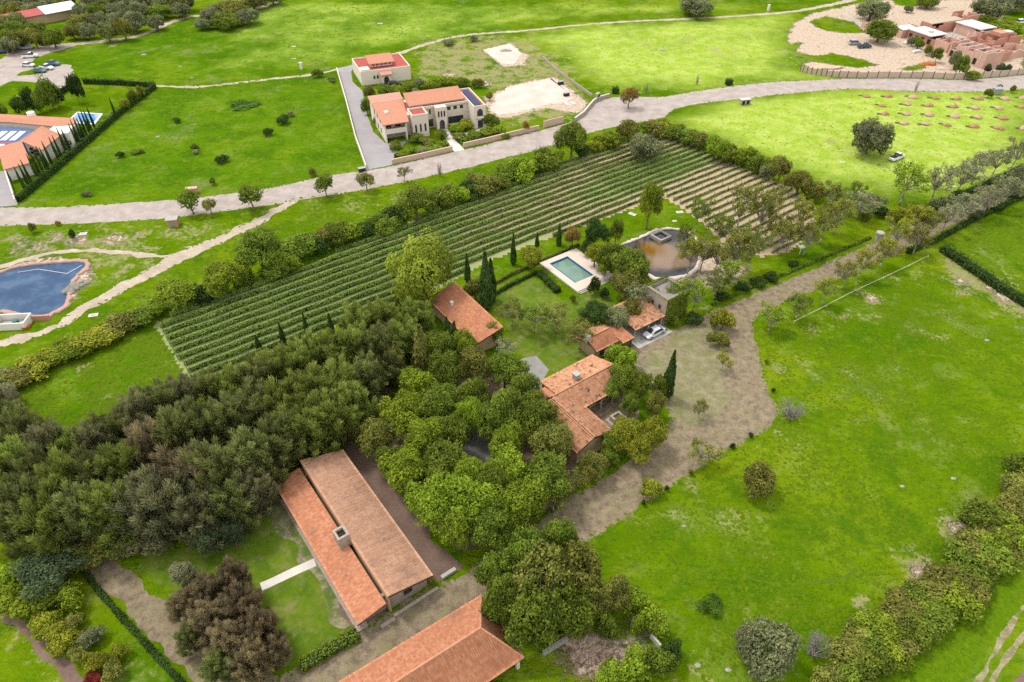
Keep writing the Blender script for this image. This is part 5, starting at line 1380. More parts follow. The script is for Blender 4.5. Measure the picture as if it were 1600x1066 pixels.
for (x, y, w, d, lb) in ((1420, 68, 5, 2, 'stack of pale blocks left of the unfinished house'), (1432, 82, 4, 1.2, 'row of grey blocks in front of the unfinished house'), (1385, 62, 6, 2.5, 'white sheet pile under the building site tree')):
    o = empty('material_stack', lw(x, y), R(20), label=lb, cat='stack'); MB().box(-w / 2, -d / 2, 0, w / 2, d / 2, .5).build('blocks', CONCP, o); MB().box(-w / 2 + .4, -d / 2 + .2, .5, w / 2 - .9, d / 2 - .3, .85).build('upper_blocks', WPAINT, o)
wall_px('boundary_wall', [(1315, 24), (1335, 34), (1356, 46)], 1.0, .3, CONCP, 'low pale wall at the far end of the building site')
wall_px('garden_wall', [(1016, 996), (1024, 1004), (1031, 1013)], .8, .3, CONCP, 'short white wall stub in the field corner, right one')
wall_px('garden_wall', [(989, 966), (993, 970), (998, 976)], .8, .3, CONCP, 'short white wall stub in the field corner, left one')
wall_px('garden_wall', [(848, 1024), (866, 1013), (886, 1001)], 1.0, .35, STONEG, 'low stone wall behind the tiled barn')
wall_px('kerb_wall', [(690, 905), (702, 897), (712, 891)], .5, .5, CONC, 'short concrete kerb beside the long house yard')
for i, (x, y, s) in enumerate([(1138, 1047, .5), (1090, 1040, .45), (1410, 760, .45), (1490, 748, .5), (1542, 532, .6), (247, 214, .8), (225, 86, 1.2), (282, 104, .8), (300, 122, .8), (1065, 62, .8), (1035, 79, 1.4), (1068, 822, .4)]):
    tag(add('field_rock', heap_mesh(90 + i, s * .9, s * .6, s * .4, ROCK, 9, 3), None, lw(x, y)), ['pale rock near the lower edge left of the grey oak', 'low pale rock in weeds at the bottom of the field', 'pale rock in the middle of the right field', 'pale rock near the right hedge of the field', 'rock on the pale strip at upper right field', 'pale flat stone in the left field', 'long dark rock in the far left meadow', 'dark rock right of the long dark rock', 'dark rock above the dirt path end', 'flat pale rock near the far path', 'wide flat stone in the pale meadow', 'small white rock beside the gravel drive'][i], 'rock', 'loose rocks in the fields')
# litter of cut branches beside the barn
rg = np.random.default_rng(12); n = 900
c0 = np.array(P(925, 1032)); xy = c0 + rg.normal(size=(n, 2)) * np.array([3.2, 2.2]); c = np.c_[xy, .04 + .12 * rg.random(n)]
ax = unit(np.c_[rg.normal(size=(n, 2)), np.zeros(n)]); nr = unit(np.c_[rg.normal(size=(n, 2)) * .3, np.ones(n)])
V, Q = quads_from(rg, c, nr, .05, 5.0, ax)
tag(add('cut_branches', leaf_mesh('cut_branches', V, Q, rg.random(n), leaf_mat('dry_litter', (.36, .22, .17), var=.45))), 'litter of dry cut branches beside the barn', kind='stuff')

# ------------------------------------------------------------ hedges
hedge('hedge', [(30, 316), (70, 282), (110, 248), (150, 213), (190, 178), (243, 138)], 1.1, 1.8, 'hedge', 'clipped dark hedge along the right side of the orange roofed villa', 50, .16)
hedge('hedge', [(243, 137), (190, 133), (132, 131)], 1.1, 1.8, 'hedge', 'clipped dark hedge along the far side of the villa garden', 50, .16)
hedge('hedge', [(112, 138), (98, 147), (86, 156)], .9, 2.0, 'hedge', 'short dark hedge left of the villa twin cedars', 50, .16)
hedge('hedge', [(560, 994), (515, 1018), (470, 1046)], 1.6, 1.2, 'mid', 'green hedge at the garden corner of the long house', 160, .09)
hedge('hedge', [(133, 895), (160, 930), (200, 975), (245, 1025), (290, 1075)], .55, .5, 'dark', 'thin dark hedge between lane and strip lawn', 110, .09)
hedge('hedge', [(842, 428), (856, 442), (872, 458)], 1.6, 1.1, 'hedge', 'dark hedge along the pool terrace', 130, .1)
hedge('hedge', [(760, 452), (800, 430), (850, 408), (905, 384)], .5, .7, 'olive', 'low upper hedge line between vineyard and pool lawn', 90, .09)
hedge('hedge', [(765, 466), (800, 446), (840, 427)], .6, .8, 'hedge', 'low lower hedge line between vineyard and pool lawn', 90, .09)
hedge('hedge', [(1472, 392), (1510, 418), (1560, 452), (1625, 492)], 2.2, 1.6, 'hedge', 'dark hedge along the pale strip at the right edge', 60, .14)
hedge('hedge', [(1416, 396), (1460, 378), (1520, 345), (1605, 305)], 1.2, .9, 'hedge', 'low dark hedge on the lower side of the avenue', 70, .11)
hedge('hedge', [(1112, 478), (1180, 448), (1260, 415), (1360, 372)], .6, .45, 'mid', 'low dark hedge on the upper side of the avenue', 70, .11)
hedge('hedge', [(1445, 335), (1490, 312), (1540, 290), (1600, 262)], 1.6, 1.2, 'hedge', 'dark hedge on the upper side of the far avenue', 60, .12)
hedge('hedge', [(618, 248), (650, 240), (700, 228)], 2.2, 1.2, 'bright', 'bright hedge behind the left garden wall of the cream house', 60, .16)
hedge('hedge', [(716, 224), (750, 215), (785, 203)], 2.2, 1.2, 'bright', 'bright hedge behind the right garden wall of the cream house', 60, .16)
for (x, y, lb) in ((961, 146, 'clipped green box beside the roundabout tree'), (1138, 133, 'clipped green box on the upper road verge')):
    hedge('clipped_bush', [(x - 4, y), (x + 5, y - .5)], 1.6, 1.7, 'dark', lb, 160, .14, 'bush')

# ------------------------------------------------------------ trees
def group(lst, kind, name, lab, grp, cat='tree', base=False, order=0, wk=1.0, **k):
    """lst rows: (x, y, width px, height m, leaf[, kind]); label pattern gets the ordinal and the look word"""
    LOOK = dict(bright='bright green', mid='green', dark='dark green', olive='olive', grey='grey-green', yellow='yellow-green', pine='dull green', pinegrey='grey', pinegreen='green', brown='brown', rust='rusty', autumn='yellowing', blue='blue-green', euca='yellow-green', hedge='dark green', red='red', sage='silvery', field='green')
    lst = sorted(lst, key=lambda r: r[order])
    for i, r in enumerate(lst):
        tree(r[5] if len(r) > 5 else kind, r[0], r[1], r[2] * wk, r[3], r[4], name, lab.format(n=ordinal(i + 1), c=LOOK.get(r[4], 'grey')), cat, grp, base, **k)

group([(-8, 592, 55, 2.6, 'grey'), (20, 588, 55, 2.6, 'olive'), (60, 568, 58, 2.6, 'yellow'), (105, 548, 54, 2.6, 'bright'), (150, 528, 58, 2.8, 'yellow'), (190, 506, 54, 3, 'olive'), (222, 492, 44, 3, 'mid'),
       (250, 476, 38, 3.2, 'bright'), (278, 462, 62, 5.5, 'bright', 'broad'), (312, 462, 38, 3.8, 'dark'), (350, 436, 66, 7, 'bright', 'broad'), (380, 434, 34, 3.6, 'mid'), (406, 396, 62, 10, 'mid', 'broad'), (428, 420, 40, 4.5, 'mid'), (444, 412, 40, 4.5, 'bright'), (464, 386, 50, 5, 'mid'), (488, 380, 38, 4.2, 'dark'), (508, 370, 38, 4.4, 'olive'),
       (528, 366, 42, 5, 'mid'), (546, 362, 40, 5, 'bright'), (570, 359, 32, 3.6, 'dark'), (596, 349, 42, 4.5, 'mid'), (618, 338, 36, 5, 'dark'), (649, 320, 58, 8, 'mid', 'broad'), (680, 314, 28, 4, 'dark'), (696, 307, 42, 5, 'mid'), (714, 305, 36, 5, 'bright'), (735, 297, 34, 5, 'dark'), (754, 288, 46, 5.5, 'olive'), (778, 284, 32, 4, 'mid'), (795, 270, 38, 5, 'mid'), (812, 264, 46, 6, 'bright'),
       (832, 262, 30, 4, 'dark'), (850, 250, 40, 6, 'mid'), (868, 248, 28, 4, 'bright'), (894, 220, 44, 11, 'mid', 'broad'), (910, 236, 22, 4, 'dark'), (926, 230, 24, 3.4, 'yellow'), (942, 222, 34, 4.5, 'bright'), (959, 219, 30, 4.5, 'mid'), (981, 203, 30, 6, 'olive')],
      'bush', 'hedgerow_bush', '{n} {c} bush from the left in the hedgerow above the vineyard', 'hedgerow above the vineyard', 'bush', wk=1.22)
group([(1019, 199, 36, 4, 'olive'), (1038, 197, 30, 4, 'yellow'), (1058, 205, 32, 4.5, 'mid'), (1074, 213, 32, 4.5, 'mid'), (1092, 219, 32, 4.6, 'olive'), (1119, 231, 40, 6, 'bright', 'broad'), (1141, 241, 30, 4.5, 'mid'), (1163, 245, 36, 5, 'bright'), (1187, 257, 32, 5, 'mid'), (1200, 268, 22, 4, 'grey'), (1218, 267, 32, 7.5, 'olive', 'broad'), (1249, 286, 38, 6.5, 'olive', 'broad'), (1273, 298, 32, 5, 'olive')],
      'bush', 'hedgerow_bush', '{n} {c} bush from the left in the hedgerow right of the vineyard', 'hedgerow right of the vineyard', 'bush', wk=1.2)
tree('oak', 1009, 232, 62, 7.5, 'grey', 'broadleaf_tree', 'round grey-green tree standing at the top corner of the vineyard')
group([(297, 316, 36, 6, 'mid'), (327, 323, 22, 4, 'olive'), (391, 310, 44, 6.5, 'mid'), (508, 290, 34, 6, 'mid'), (572, 285, 28, 4.8, 'olive'), (631, 272, 20, 4.2, 'olive', 'slender'), (687, 264, 13, 4.0, None, 'bare')],
      'round', 'verge_tree', '{n} small tree from the left on the grass verge below the road', 'young trees on the road verge')
tree('round', 984, 153, 30, 6.5, 'autumn', 'roundabout_tree', 'yellowing tree in the middle of the roundabout')
tree('round', 822, 199, 11, 3.2, 'rust', 'small_tree', 'tiny rust-coloured tree behind the garden wall')
tree('oak', 1362, 214, 74, 9.5, 'grey', 'oak_tree', 'large round grey-green oak in the pale meadow beside the pickup')
tree('oak', 1090, 8, 64, 8, 'grey', 'oak_tree', 'grey oak beside the far path at the top edge')
tree('oak', 1376, 48, 52, 8.5, 'mid', 'oak_tree', 'green oak shading the building site entrance')
tree('oak', 1362, 16, 56, 8, 'grey', 'oak_tree', 'grey oak behind the building site entrance')
group([(1550, 12, 70, 9, 'grey'), (1585, 4, 50, 8, 'sage'), (1570, 40, 60, 4, 'bright'), (1540, 32, 40, 4, 'mid'), (1450, 3, 40, 5, 'mid'), (1420, 14, 16, 3, 'grey')], 'oak', 'oak_tree', '{n} {c} tree from the left behind the unfinished brick house', 'trees behind the unfinished house')
group([(1436, 68, 16, 4, 'mid'), (1427, 63, 16, 4, 'sage'), (1465, 86, 16, 5, 'mid'), (1494, 92, 20, 6, 'grey'), (1503, 104, 20, 7, 'mid'), (1520, 118, 20, 3, 'bright'), (1544, 107, 12, 3, 'blue'), (1564, 106, 14, 3, 'blue'), (1575, 107, 12, 3, 'blue'), (1451, 78, 14, 4, 'olive')], 'bush', 'garden_bush', '{n} {c} bush from the left in front of the unfinished brick house', 'bushes before the unfinished house', 'bush')
group([(1546, 146, 14, 3, 'mid'), (1583, 139, 9, 2.6, 'mid'), (1562, 137, 8, 2, 'sage')], 'bush', 'verge_bush', '{n} small bush from the left around the grey roadside cabinet', 'bushes at the roadside cabinet', 'bush')
# far wood at top left
far = []
for r, (y, xs_) in enumerate([(4, range(-10, 300, 30)), (18, list(range(-14, 60, 30)) + list(range(126, 300, 30))), (34, [-6, 24] + list(range(126, 262, 28))), (48, [0, 28, 56] + list(range(110, 236, 26))), (60, list(range(2, 210, 26))), (71, [16, 40, 100, 126, 154])]):
    for x in xs_:
        if y > np.interp(x, [0, 60, 105, 184, 223, 252, 278, 315], [84, 78, 70, 60, 52, 40, 29, 22]) - 11: continue
        far.append((x + _tr.uniform(-6, 6), y + _tr.uniform(-2, 2), 38 + _tr.uniform(-5, 8), 6.2 + _tr.uniform(-.8, 1.5), _tr.choice(['grey', 'olive', 'grey', 'mid', 'pine']), r))
for r in range(6):
    g_ = sorted([f for f in far if f[5] == r]); nm = ['rearmost', 'second', 'third', 'fourth', 'fifth', 'front'][r]
    group([f[:5] for f in g_], 'oak', 'mesquite_tree', '{n} {c} tree from the left in the ' + nm + ' row of the far wood', 'trees of the far wood')
group([(330, 22, 46, 6, 'grey'), (362, 12, 60, 7, 'olive'), (352, 32, 56, 6, 'mid'), (384, 26, 46, 6, 'grey'), (318, 38, 30, 4, 'grey'), (395, 2, 46, 7, 'pine'), (425, -6, 40, 7, 'mid')], 'oak', 'mesquite_tree', '{n} {c} tree from the left in the clump right of the far wood', 'clump right of the far wood')
group([(442, 187, 20, 2.6, 'dark'), (418, 206, 17, 2.2, 'dark'), (496, 114, 17, 2.8, 'mid'), (518, 124, 13, 1.6, 'grey'), (345, 249, 22, 2.1, 'dark'), (188, 241, 13, 1.6, 'dark'), (215, 236, 18, 1.3, 'mid'), (304, 230, 14, 1.6, 'mid'), (276, 188, 13, 1.4, 'dark'), (454, 178, 12, 1.6, 'sage'), (380, 163, 46, .8, 'field'), (135, 303, 15, 1.0, 'grey'), (332, 283, 10, 2, 'mid'), (488, 268, 13, 2.4, 'olive'), (306, 237, 10, 1.2, 'sage'), (50, 356, 12, 2.4, 'olive'), (113, 366, 12, 2.4, 'dark'), (90, 349, 8, 1.2, 'rust')],
      'bush', 'field_bush', '{n} scattered {c} bush from the left in the left-hand fields', 'scattered bushes in the left fields', 'bush')
# villa garden
group([(2, 173, 20, 5, 'mid'), (32, 166, 24, 6, 'dark'), (46, 158, 24, 8, 'dark'), (60, 160, 22, 7, 'mid'), (74, 146, 34, 10, 'mid'), (86, 150, 22, 7, 'dark')], 'bush', 'garden_tree', '{n} {c} tree from the left in the clump behind the orange roofed villa', 'clump behind the orange roofed villa')
for i, x in enumerate((114, 123)): tree('bush', x, 137 + i * 2, 15, 9.5, 'dark', 'cedar_tree', ('left' if i == 0 else 'right') + ' of the twin dark cedars in the villa garden', var=i)
group([(193, 163, 17, 4.2, 'yellow'), (207, 152, 15, 4.2, 'mid'), (219, 144, 13, 4, 'yellow')], 'bush', 'garden_bush', '{n} {c} bush from the left at the villa garden hedge corner', 'bushes at the villa hedge corner', 'bush')
cyp = [(240, 940), (275, 905), (300, 880), (355, 830), (380, 800), (410, 780), (440, 755), (460, 745), (490, 710), (545, 650), (575, 635), (620, 580), (650, 560), (715, 510), (740, 495), (765, 470), (785, 450), (805, 425), (830, 400), (850, 385), (880, 360), (1080, 265)]
for i, (x, y) in enumerate(cyp):
    w = P(x / 5.92, 140 + y / 5.92)
    tree_at('cypress', w[0], w[1], .36, 6.0 + _tr.uniform(-.5, .7), 'dark', 'cypress_tree', f'{ordinal(i + 1)} slim cypress from the road in the row beside the orange roofed villa', 'tree', 'cypress row beside the villa')
# cypresses at the vineyard foot
cy2 = [(406, 547, 3.2, .5), (447, 547, 6.0, .55), (486, 543, 7.6, .6), (521, 527, 5.4, .5), (622, 484, 4.4, .5), (731, 440, 6.4, .6), (760, 483, 12.5, 1.25), (768, 470, 9.5, 1.0), (802, 414, 7.4, .6), (839, 387, 3.6, .45), (873, 384, 5.4, .55)]
for i, (x, y, h, r) in enumerate(cy2):
    w = P(x, y); tree_at('cypress', w[0], w[1], r, h, 'dark', 'cypress_tree', f'{ordinal(i + 1)} cypress from the left along the lower edge of the vineyard', 'tree', 'cypresses below the vineyard')
for i, (x, y, h, r) in enumerate([(626, 600, 9, 1.5), (663, 590, 11, 1.7), (702, 560, 9, 1.0), (713, 560, 8, .9)]):
    w = P(x, y); tree_at('cypress', w[0], w[1], r, h, 'olive' if i < 2 else 'dark', 'cypress_tree', f'{ordinal(i + 1)} cypress from the left in the wood above the broadleaf grove', 'tree', 'cypresses in the wood')
w = P(1040, 622); tree_at('cypress', w[0], w[1], .95, 10, 'dark', 'cypress_tree', 'tall dark cypress standing alone beside the gravel lot')
tree('euca', 660, 432, 104, 14.5, 'euca', 'eucalyptus_tree', 'big yellow-green eucalyptus above the orange tiled outbuilding')
tree('bush', 742, 452, 36, 5, 'olive', 'garden_bush', 'olive bush behind the orange tiled outbuilding', 'bush')
tree('bush', 407, 567, 30, 4, 'yellow', 'garden_bush', 'golden green bush beside the bench slab below the vineyard', 'bush')
# pool and pond trees
group([(829, 403, 38, 5.5, 'yellow'), (895, 371, 30, 5, 'autumn'), (931, 368, 42, 7.5, 'dark'), (963, 364, 26, 6.5, 'mid'), (916, 388, 22, 4, 'dark'), (930, 400, 36, 6, 'yellow'), (958, 404, 48, 7.5, 'mid'), (945, 420, 30, 4, 'bright'), (929, 446, 22, 3.6, 'dark', 'bush'), (945, 458, 16, 2.6, 'dark', 'bush'), (895, 466, 11, 2, 'mid', 'bush'), (989, 420, 62, 9.5, 'mid'), (978, 450, 54, 7, 'olive'), (1003, 446, 34, 6, 'mid')],
      'broad', 'garden_tree', '{n} tree from the left around the pool and left pond bank, {c}', 'trees between pool and pond', order=0)
tree('broad', 1015, 322, 38, 12, 'bright', 'garden_tree', 'lone tall bright green tree on the lawn behind the brown pond')
group([(1078, 400, 46, 9, 'yellow'), (1100, 398, 42, 9, 'olive'), (1122, 405, 40, 8, 'olive'), (1150, 395, 50, 11, 'olive'), (1176, 388, 46, 11, 'mid'), (1162, 326, 46, 14, 'olive'), (1128, 362, 44, 9, 'mid'), (1094, 334, 38, 9, 'mid'), (1190, 334, 42, 12, 'olive'), (1212, 356, 38, 9, 'olive'), (1208, 322, 34, 11, 'olive'), (1060, 465, 40, 8, 'mid'), (1086, 462, 44, 8, 'bright'), (1140, 430, 40, 7, 'bright'), (1120, 448, 44, 6, 'mid'), (1070, 370, 30, 6, 'mid'), (1225, 372, 36, 9, 'olive')],
      'slender', 'slender_tree', '{n} sparse {c} tree from the left on the right bank of the brown pond', 'sparse trees right of the pond')
group([(1084, 498, 28, 2.2, 'dark'), (1205, 432, 26, 1.6, 'dark'), (1185, 440, 26, 1.6, 'hedge'), (1160, 448, 26, 1.6, 'dark'), (1128, 462, 26, 1.8, 'hedge'), (1240, 412, 18, 1.4, 'dark'), (1130, 500, 40, 4.5, 'yellow'), (1124, 530, 30, 3.4, 'olive'), (1050, 500, 22, 2.4, 'mid')], 'bush', 'lot_bush', '{n} {c} bush from the left beside the upper gravel lot', 'bushes beside the gravel lot', 'bush')
# lawn and courtyard
group([(870, 500, 44, 6, 'olive', 'slender'), (906, 524, 44, 6.5, 'olive', 'slender'), (835, 500, 50, 6, 'mid', 'slender'), (800, 490, 40, 6, 'olive', 'slender'), (997, 468, 48, 7, 'grey', 'slender'), (932, 496, 56, 6.5, 'dark', 'broad'), (962, 503, 52, 6.5, 'grey', 'broad'), (985, 486, 34, 6, 'olive', 'broad'), (790, 548, 34, 5, 'sage', 'slender'), (772, 520, 30, 5, 'mid', 'bush')],
      'slender', 'lawn_tree', '{n} {c} tree from the left on the lawn above the courtyard house', 'trees on the lawn')
group([(968, 560, 50, 5.5, 'bright', 'bush'), (972, 596, 50, 6.5, 'mid'), (1000, 606, 46, 6.5, 'mid'), (955, 612, 36, 5, 'mid'), (1022, 634, 36, 6, 'olive'), (985, 634, 34, 5, 'mid'), (1030, 605, 30, 5, 'mid'), (978, 682, 60, 6.5, 'yellow'), (1020, 678, 50, 6.5, 'yellow'), (1000, 704, 48, 6, 'yellow'), (955, 692, 34, 5, 'mid'), (930, 730, 50, 5, 'olive'), (905, 748, 40, 4, 'olive', 'slender'), (950, 716, 30, 4, 'mid', 'bush')],
      'broad', 'courtyard_tree', '{n} tree from the left around the courtyard and its right side, {c}', 'trees around the courtyard')
group([(1095, 640, 26, 4, 'olive'), (1096, 710, 46, 4.5, 'olive'), (885, 765, 40, 5, 'olive'), (1205, 498, 46, 6, 'bright'), (1130, 565, 26, 4, 'yellow')], 'slender', 'slender_tree', '{n} sparse tree from the left along the gravel drive, {c}', 'sparse trees along the drive')
tree('bush', 1018, 762, 34, 3, 'yellow', 'drive_bush', 'yellow-green bush standing on the gravel drive', 'bush')
group([(1006, 786, 8, 1.2, 'dark'), (1042, 763, 8, 1.2, 'dark'), (1080, 738, 8, 1.2, 'olive'), (1145, 697, 9, 1.3, 'dark'), (1173, 680, 8, 1.2, 'dark'), (1208, 610, 7, 1.0, 'dark'), (1198, 565, 7, 1, 'olive')], 'bush', 'edging_bush', '{n} tiny shrub from the left along the lower edge of the drive', 'shrubs edging the drive', 'bush')
# broadleaf grove
group([(700, 585, 62, 9, 'mid'), (740, 575, 60, 8.5, 'olive'), (790, 585, 66, 8.5, 'mid'), (680, 552, 60, 9, 'mid'), (725, 545, 50, 8, 'bright'), (650, 610, 70, 8.5, 'bright'), (820, 615, 64, 8, 'mid')], 'broad', 'grove_tree', '{n} {c} tree from the left in the back row of the broadleaf grove', 'back row of the broadleaf grove')
group([(590, 690, 66, 8, 'olive'), (635, 655, 84, 9, 'bright'), (690, 640, 78, 9, 'mid'), (740, 625, 66, 8.5, 'mid'), (790, 645, 78, 9, 'mid'), (840, 660, 78, 9, 'mid'), (860, 700, 70, 8.5, 'olive'), (665, 690, 74, 8.5, 'bright'), (610, 725, 46, 7, 'mid'), (705, 680, 62, 8.5, 'mid'), (765, 662, 60, 8.5, 'mid'), (792, 700, 60, 8.5, 'bright'), (735, 655, 50, 8.5, 'bright')], 'broad', 'grove_tree', '{n} {c} tree from the left in the middle row of the broadleaf grove', 'middle row of the broadleaf grove')
group([(640, 740, 86, 8.5, 'bright'), (735, 752, 70, 8.5, 'bright'), (770, 770, 70, 9, 'mid'), (690, 735, 92, 9, 'mid'), (680, 790, 96, 9, 'bright'), (735, 790, 100, 9.5, 'bright'), (795, 745, 92, 9, 'bright'), (850, 750, 84, 9, 'mid'), (810, 795, 92, 9, 'bright'), (770, 830, 76, 8, 'mid'), (715, 835, 60, 7.5, 'bright'), (866, 778, 46, 6, 'olive', 'slender')], 'broad', 'grove_tree', '{n} {c} tree from the left in the front row of the broadleaf grove', 'front row of the broadleaf grove')
# big trees over the drive
group([(778, 898, 76, 8.5, 'mid'), (826, 872, 96, 9.5, 'mid'), (876, 852, 80, 9, 'mid'), (790, 940, 84, 9, 'mid'), (850, 910, 120, 11, 'olive'), (905, 895, 100, 10, 'olive'), (830, 965, 116, 10, 'mid'), (885, 955, 100, 9.5, 'mid'), (925, 935, 70, 8, 'olive')], 'oak', 'drive_oak', '{n} oak from the left in the dense clump overhanging the drive', 'oaks overhanging the drive', wk=.92)
group([(962, 930, 56, 7, 'olive', 'broad'), (945, 980, 34, 5, 'mid'), (992, 940, 48, 4.5, 'bright'), (1022, 968, 48, 4, 'bright'), (1000, 970, 30, 4, 'bright'), (995, 1045, 60, 5, 'bright'), (1030, 1035, 46, 4.5, 'mid'), (1050, 1020, 40, 3.6, 'dark'), (955, 1055, 50, 4, 'bright')], 'bush', 'field_edge_bush', '{n} bush from the left at the field corner beside the barn', 'bushes at the field corner', 'bush')
# right field
tree('oak', 1187, 750, 62, 5.5, 'olive', 'field_tree', 'dark olive tree alone in the right field below the drive')
tree('bare', 1240, 640, 62, 3.5, None, 'bare_bush', 'leafless grey bush beside the bend of the drive', 'bush')
tree('bare', 1278, 1010, 60, 4.2, None, 'bare_bush', 'leafless grey bush at the lower end of the right hedge', 'bush')
tree('bare', 1350, 965, 40, 2.6, None, 'bare_bush', 'leafless grey bush halfway up the right hedge', 'bush')
tree('oak', 1200, 1012, 104, 7, 'grey', 'field_tree', 'broad grey-green oak at the lower edge of the right field')
tree('oak', 1165, 1000, 40, 5.5, 'sage', 'field_tree', 'silvery tree leaning on the grey-green oak')
tree('bush', 1112, 945, 38, 1.2, 'field', 'field_bush', 'low weed clump alone in the right field', 'bush')
rh = [(1300, 1062), (1330, 1050), (1325, 1025), (1355, 1030), (1360, 1000), (1385, 1010), (1395, 978), (1418, 985), (1430, 955), (1452, 962), (1465, 930), (1490, 935), (1500, 905), (1522, 905), (1525, 870), (1552, 868), (1560, 840), (1590, 838), (1580, 805), (1612, 800), (1598, 765), (1615, 740)]
rh = rh + [(x + 14, y - 22) for x, y in rh[2:-3:2]] + [(x - 6, y + 14) for x, y in rh[4:-2:3]]
group([(x, y, 62 + (i * 37) % 17, 2.6 + (i % 4) * .35, ['olive', 'mid', 'olive', 'mid', 'olive', 'bright'][i % 6]) for i, (x, y) in enumerate(rh)] + [(1540, 805, 74, 3.6, 'mid'), (1590, 790, 50, 3.4, 'olive')], 'bush', 'hedgerow_bush', '{n} {c} bush from the left in the overgrown lower right hedgerow', 'lower right hedgerow', 'bush', wk=1.0)
# avenue of sparse trees
group([(1262, 372, 40, 9, 'olive'), (1290, 352, 42, 9.5, 'olive'), (1252, 335, 38, 9, 'yellow'), (1312, 338, 40, 9, 'olive'), (1300, 308, 38, 8, 'olive'), (1345, 322, 46, 7, 'sage'), (1368, 318, 30, 5, 'grey'), (1418, 288, 58, 11, 'bright'), (1465, 288, 44, 10, 'sage'), (1505, 280, 40, 9, 'sage'), (1530, 262, 40, 9, 'sage'), (1560, 255, 36, 9, 'sage'), (1590, 240, 40, 9, 'sage'), (1236, 368, 34, 8, 'olive'), (1338, 298, 26, 5, 'mid')],
      'slender', 'avenue_tree', '{n} sparse {c} tree from the left on the upper side of the avenue', 'avenue trees, upper side')
group([(1250, 480, 40, 6, 'mid'), (1292, 455, 34, 7, 'yellow'), (1322, 430, 34, 7, 'olive'), (1350, 412, 36, 7.5, 'yellow'), (1384, 395, 38, 7.5, 'yellow'), (1402, 365, 44, 8, 'yellow'), (1432, 345, 44, 8, 'yellow'), (1455, 350, 40, 8, 'olive'), (1482, 340, 42, 8, 'sage'), (1510, 325, 44, 8, 'sage'), (1545, 315, 44, 8.5, 'sage'), (1575, 300, 46, 9, 'grey'), (1600, 280, 46, 9, 'grey'), (1435, 375, 38, 7, 'olive')],
      'slender', 'avenue_tree', '{n} sparse {c} tree from the left on the lower side of the avenue', 'avenue trees, lower side')
group([(1440, 330, 32, 3, 'olive'), (1470, 318, 30, 3, 'grey'), (1500, 305, 26, 2.6, 'dark'), (1525, 335, 24, 2.6, 'blue'), (1555, 322, 26, 2.6, 'dark'), (1585, 300, 30, 3, 'dark'), (1400, 335, 30, 3, 'yellow'), (1378, 332, 24, 2.4, 'dark'), (1350, 336, 22, 2.4, 'mid')], 'bush', 'avenue_bush', '{n} {c} bush from the left growing under the avenue trees', 'bushes under the avenue trees', 'bush')
# dark wood on the left
back = [(-10, 640, 60, 9, 'pinegrey'), (14, 668, 60, 9, 'pine'), (48, 690, 60, 10, 'pine'), (82, 714, 60, 10, 'pinegrey'), (118, 716, 60, 9, 'pinegreen'), (150, 706, 58, 9, 'pinegrey'), (186, 684, 60, 9.5, 'pine'), (222, 662, 62, 10, 'pinegrey'), (256, 640, 62, 10, 'pine'), (292, 632, 60, 9, 'pinegrey'), (330, 626, 60, 9, 'pine'), (368, 618, 62, 9, 'pinegreen'), (404, 606, 62, 10, 'pine'), (440, 590, 64, 10, 'pinegreen'), (478, 576, 64, 10, 'pinegreen'), (516, 566, 64, 10, 'pinegreen'), (556, 556, 62, 10, 'pinegreen'), (590, 552, 60, 10, 'pine'), (560, 520, 56, 9, 'pinegreen'), (596, 512, 56, 9, 'pinegreen'), (634, 540, 58, 9, 'pinegreen'), (650, 505, 50, 8, 'pinegreen')]
mid_ = [(-6, 720, 74, 10, 'pine'), (34, 742, 76, 11, 'pinegreen'), (74, 756, 76, 11, 'pine'), (114, 762, 76, 11, 'pinegreen'), (156, 752, 74, 10, 'pine'), (198, 736, 74, 10, 'pinegreen'), (240, 706, 60, 11, 'brown'), (282, 690, 70, 11, 'pine'), (322, 672, 66, 10, 'pine'), (360, 668, 74, 10, 'pine'), (402, 652, 76, 10, 'pine'), (446, 640, 78, 10, 'pinegreen'), (490, 622, 80, 10, 'pinegreen'), (532, 612, 78, 10, 'pinegreen'), (570, 600, 66, 9, 'pine'), (600, 575, 56, 8, 'pine')]
front = [(-4, 790, 84, 11, 'pinegreen'), (40, 808, 84, 11, 'pine'), (86, 820, 84, 11, 'pinegreen'), (130, 812, 80, 10, 'pine'), (176, 806, 80, 10, 'pinegreen'), (222, 800, 76, 10, 'pinegrey'), (262, 788, 84, 11, 'pinegrey'), (300, 748, 84, 11, 'brown'), (344, 748, 88, 11, 'pine'), (392, 728, 84, 10.5, 'pine'), (434, 702, 78, 10, 'pine'), (478, 676, 80, 10, 'pinegreen'), (520, 658, 78, 10, 'pinegreen'), (556, 640, 60, 9, 'pinegreen'), (310, 800, 76, 9, 'pinegrey'), (352, 792, 74, 9, 'pine'), (396, 770, 66, 8, 'pinegrey')]
back = [(x, y - 4, w, h * 1.12, c) for x, y, w, h, c in back]; mid_ = [(x, y, w, h * 1.15, c) for x, y, w, h, c in mid_]; front = [(x, y, w, h * 1.15, c) for x, y, w, h, c in front]
group(back, 'pine', 'feathery_pine', '{n} {c} feathery tree from the left in the back row of the dark wood', 'back row of the dark wood')
group(mid_, 'pine', 'feathery_pine', '{n} {c} feathery tree from the left in the middle row of the dark wood', 'middle row of the dark wood')
group(front, 'pine', 'feathery_pine', '{n} {c} feathery tree from the left in the front row of the dark wood', 'front row of the dark wood')
tree('broad', 318, 656, 40, 8.5, 'bright', 'broadleaf_tree', 'bright green round tree sunk in the dark wood')
tree('bush', 4, 620, 46, 5, 'sage', 'silver_bush', 'silvery bush at the left edge of the green field', 'bush')
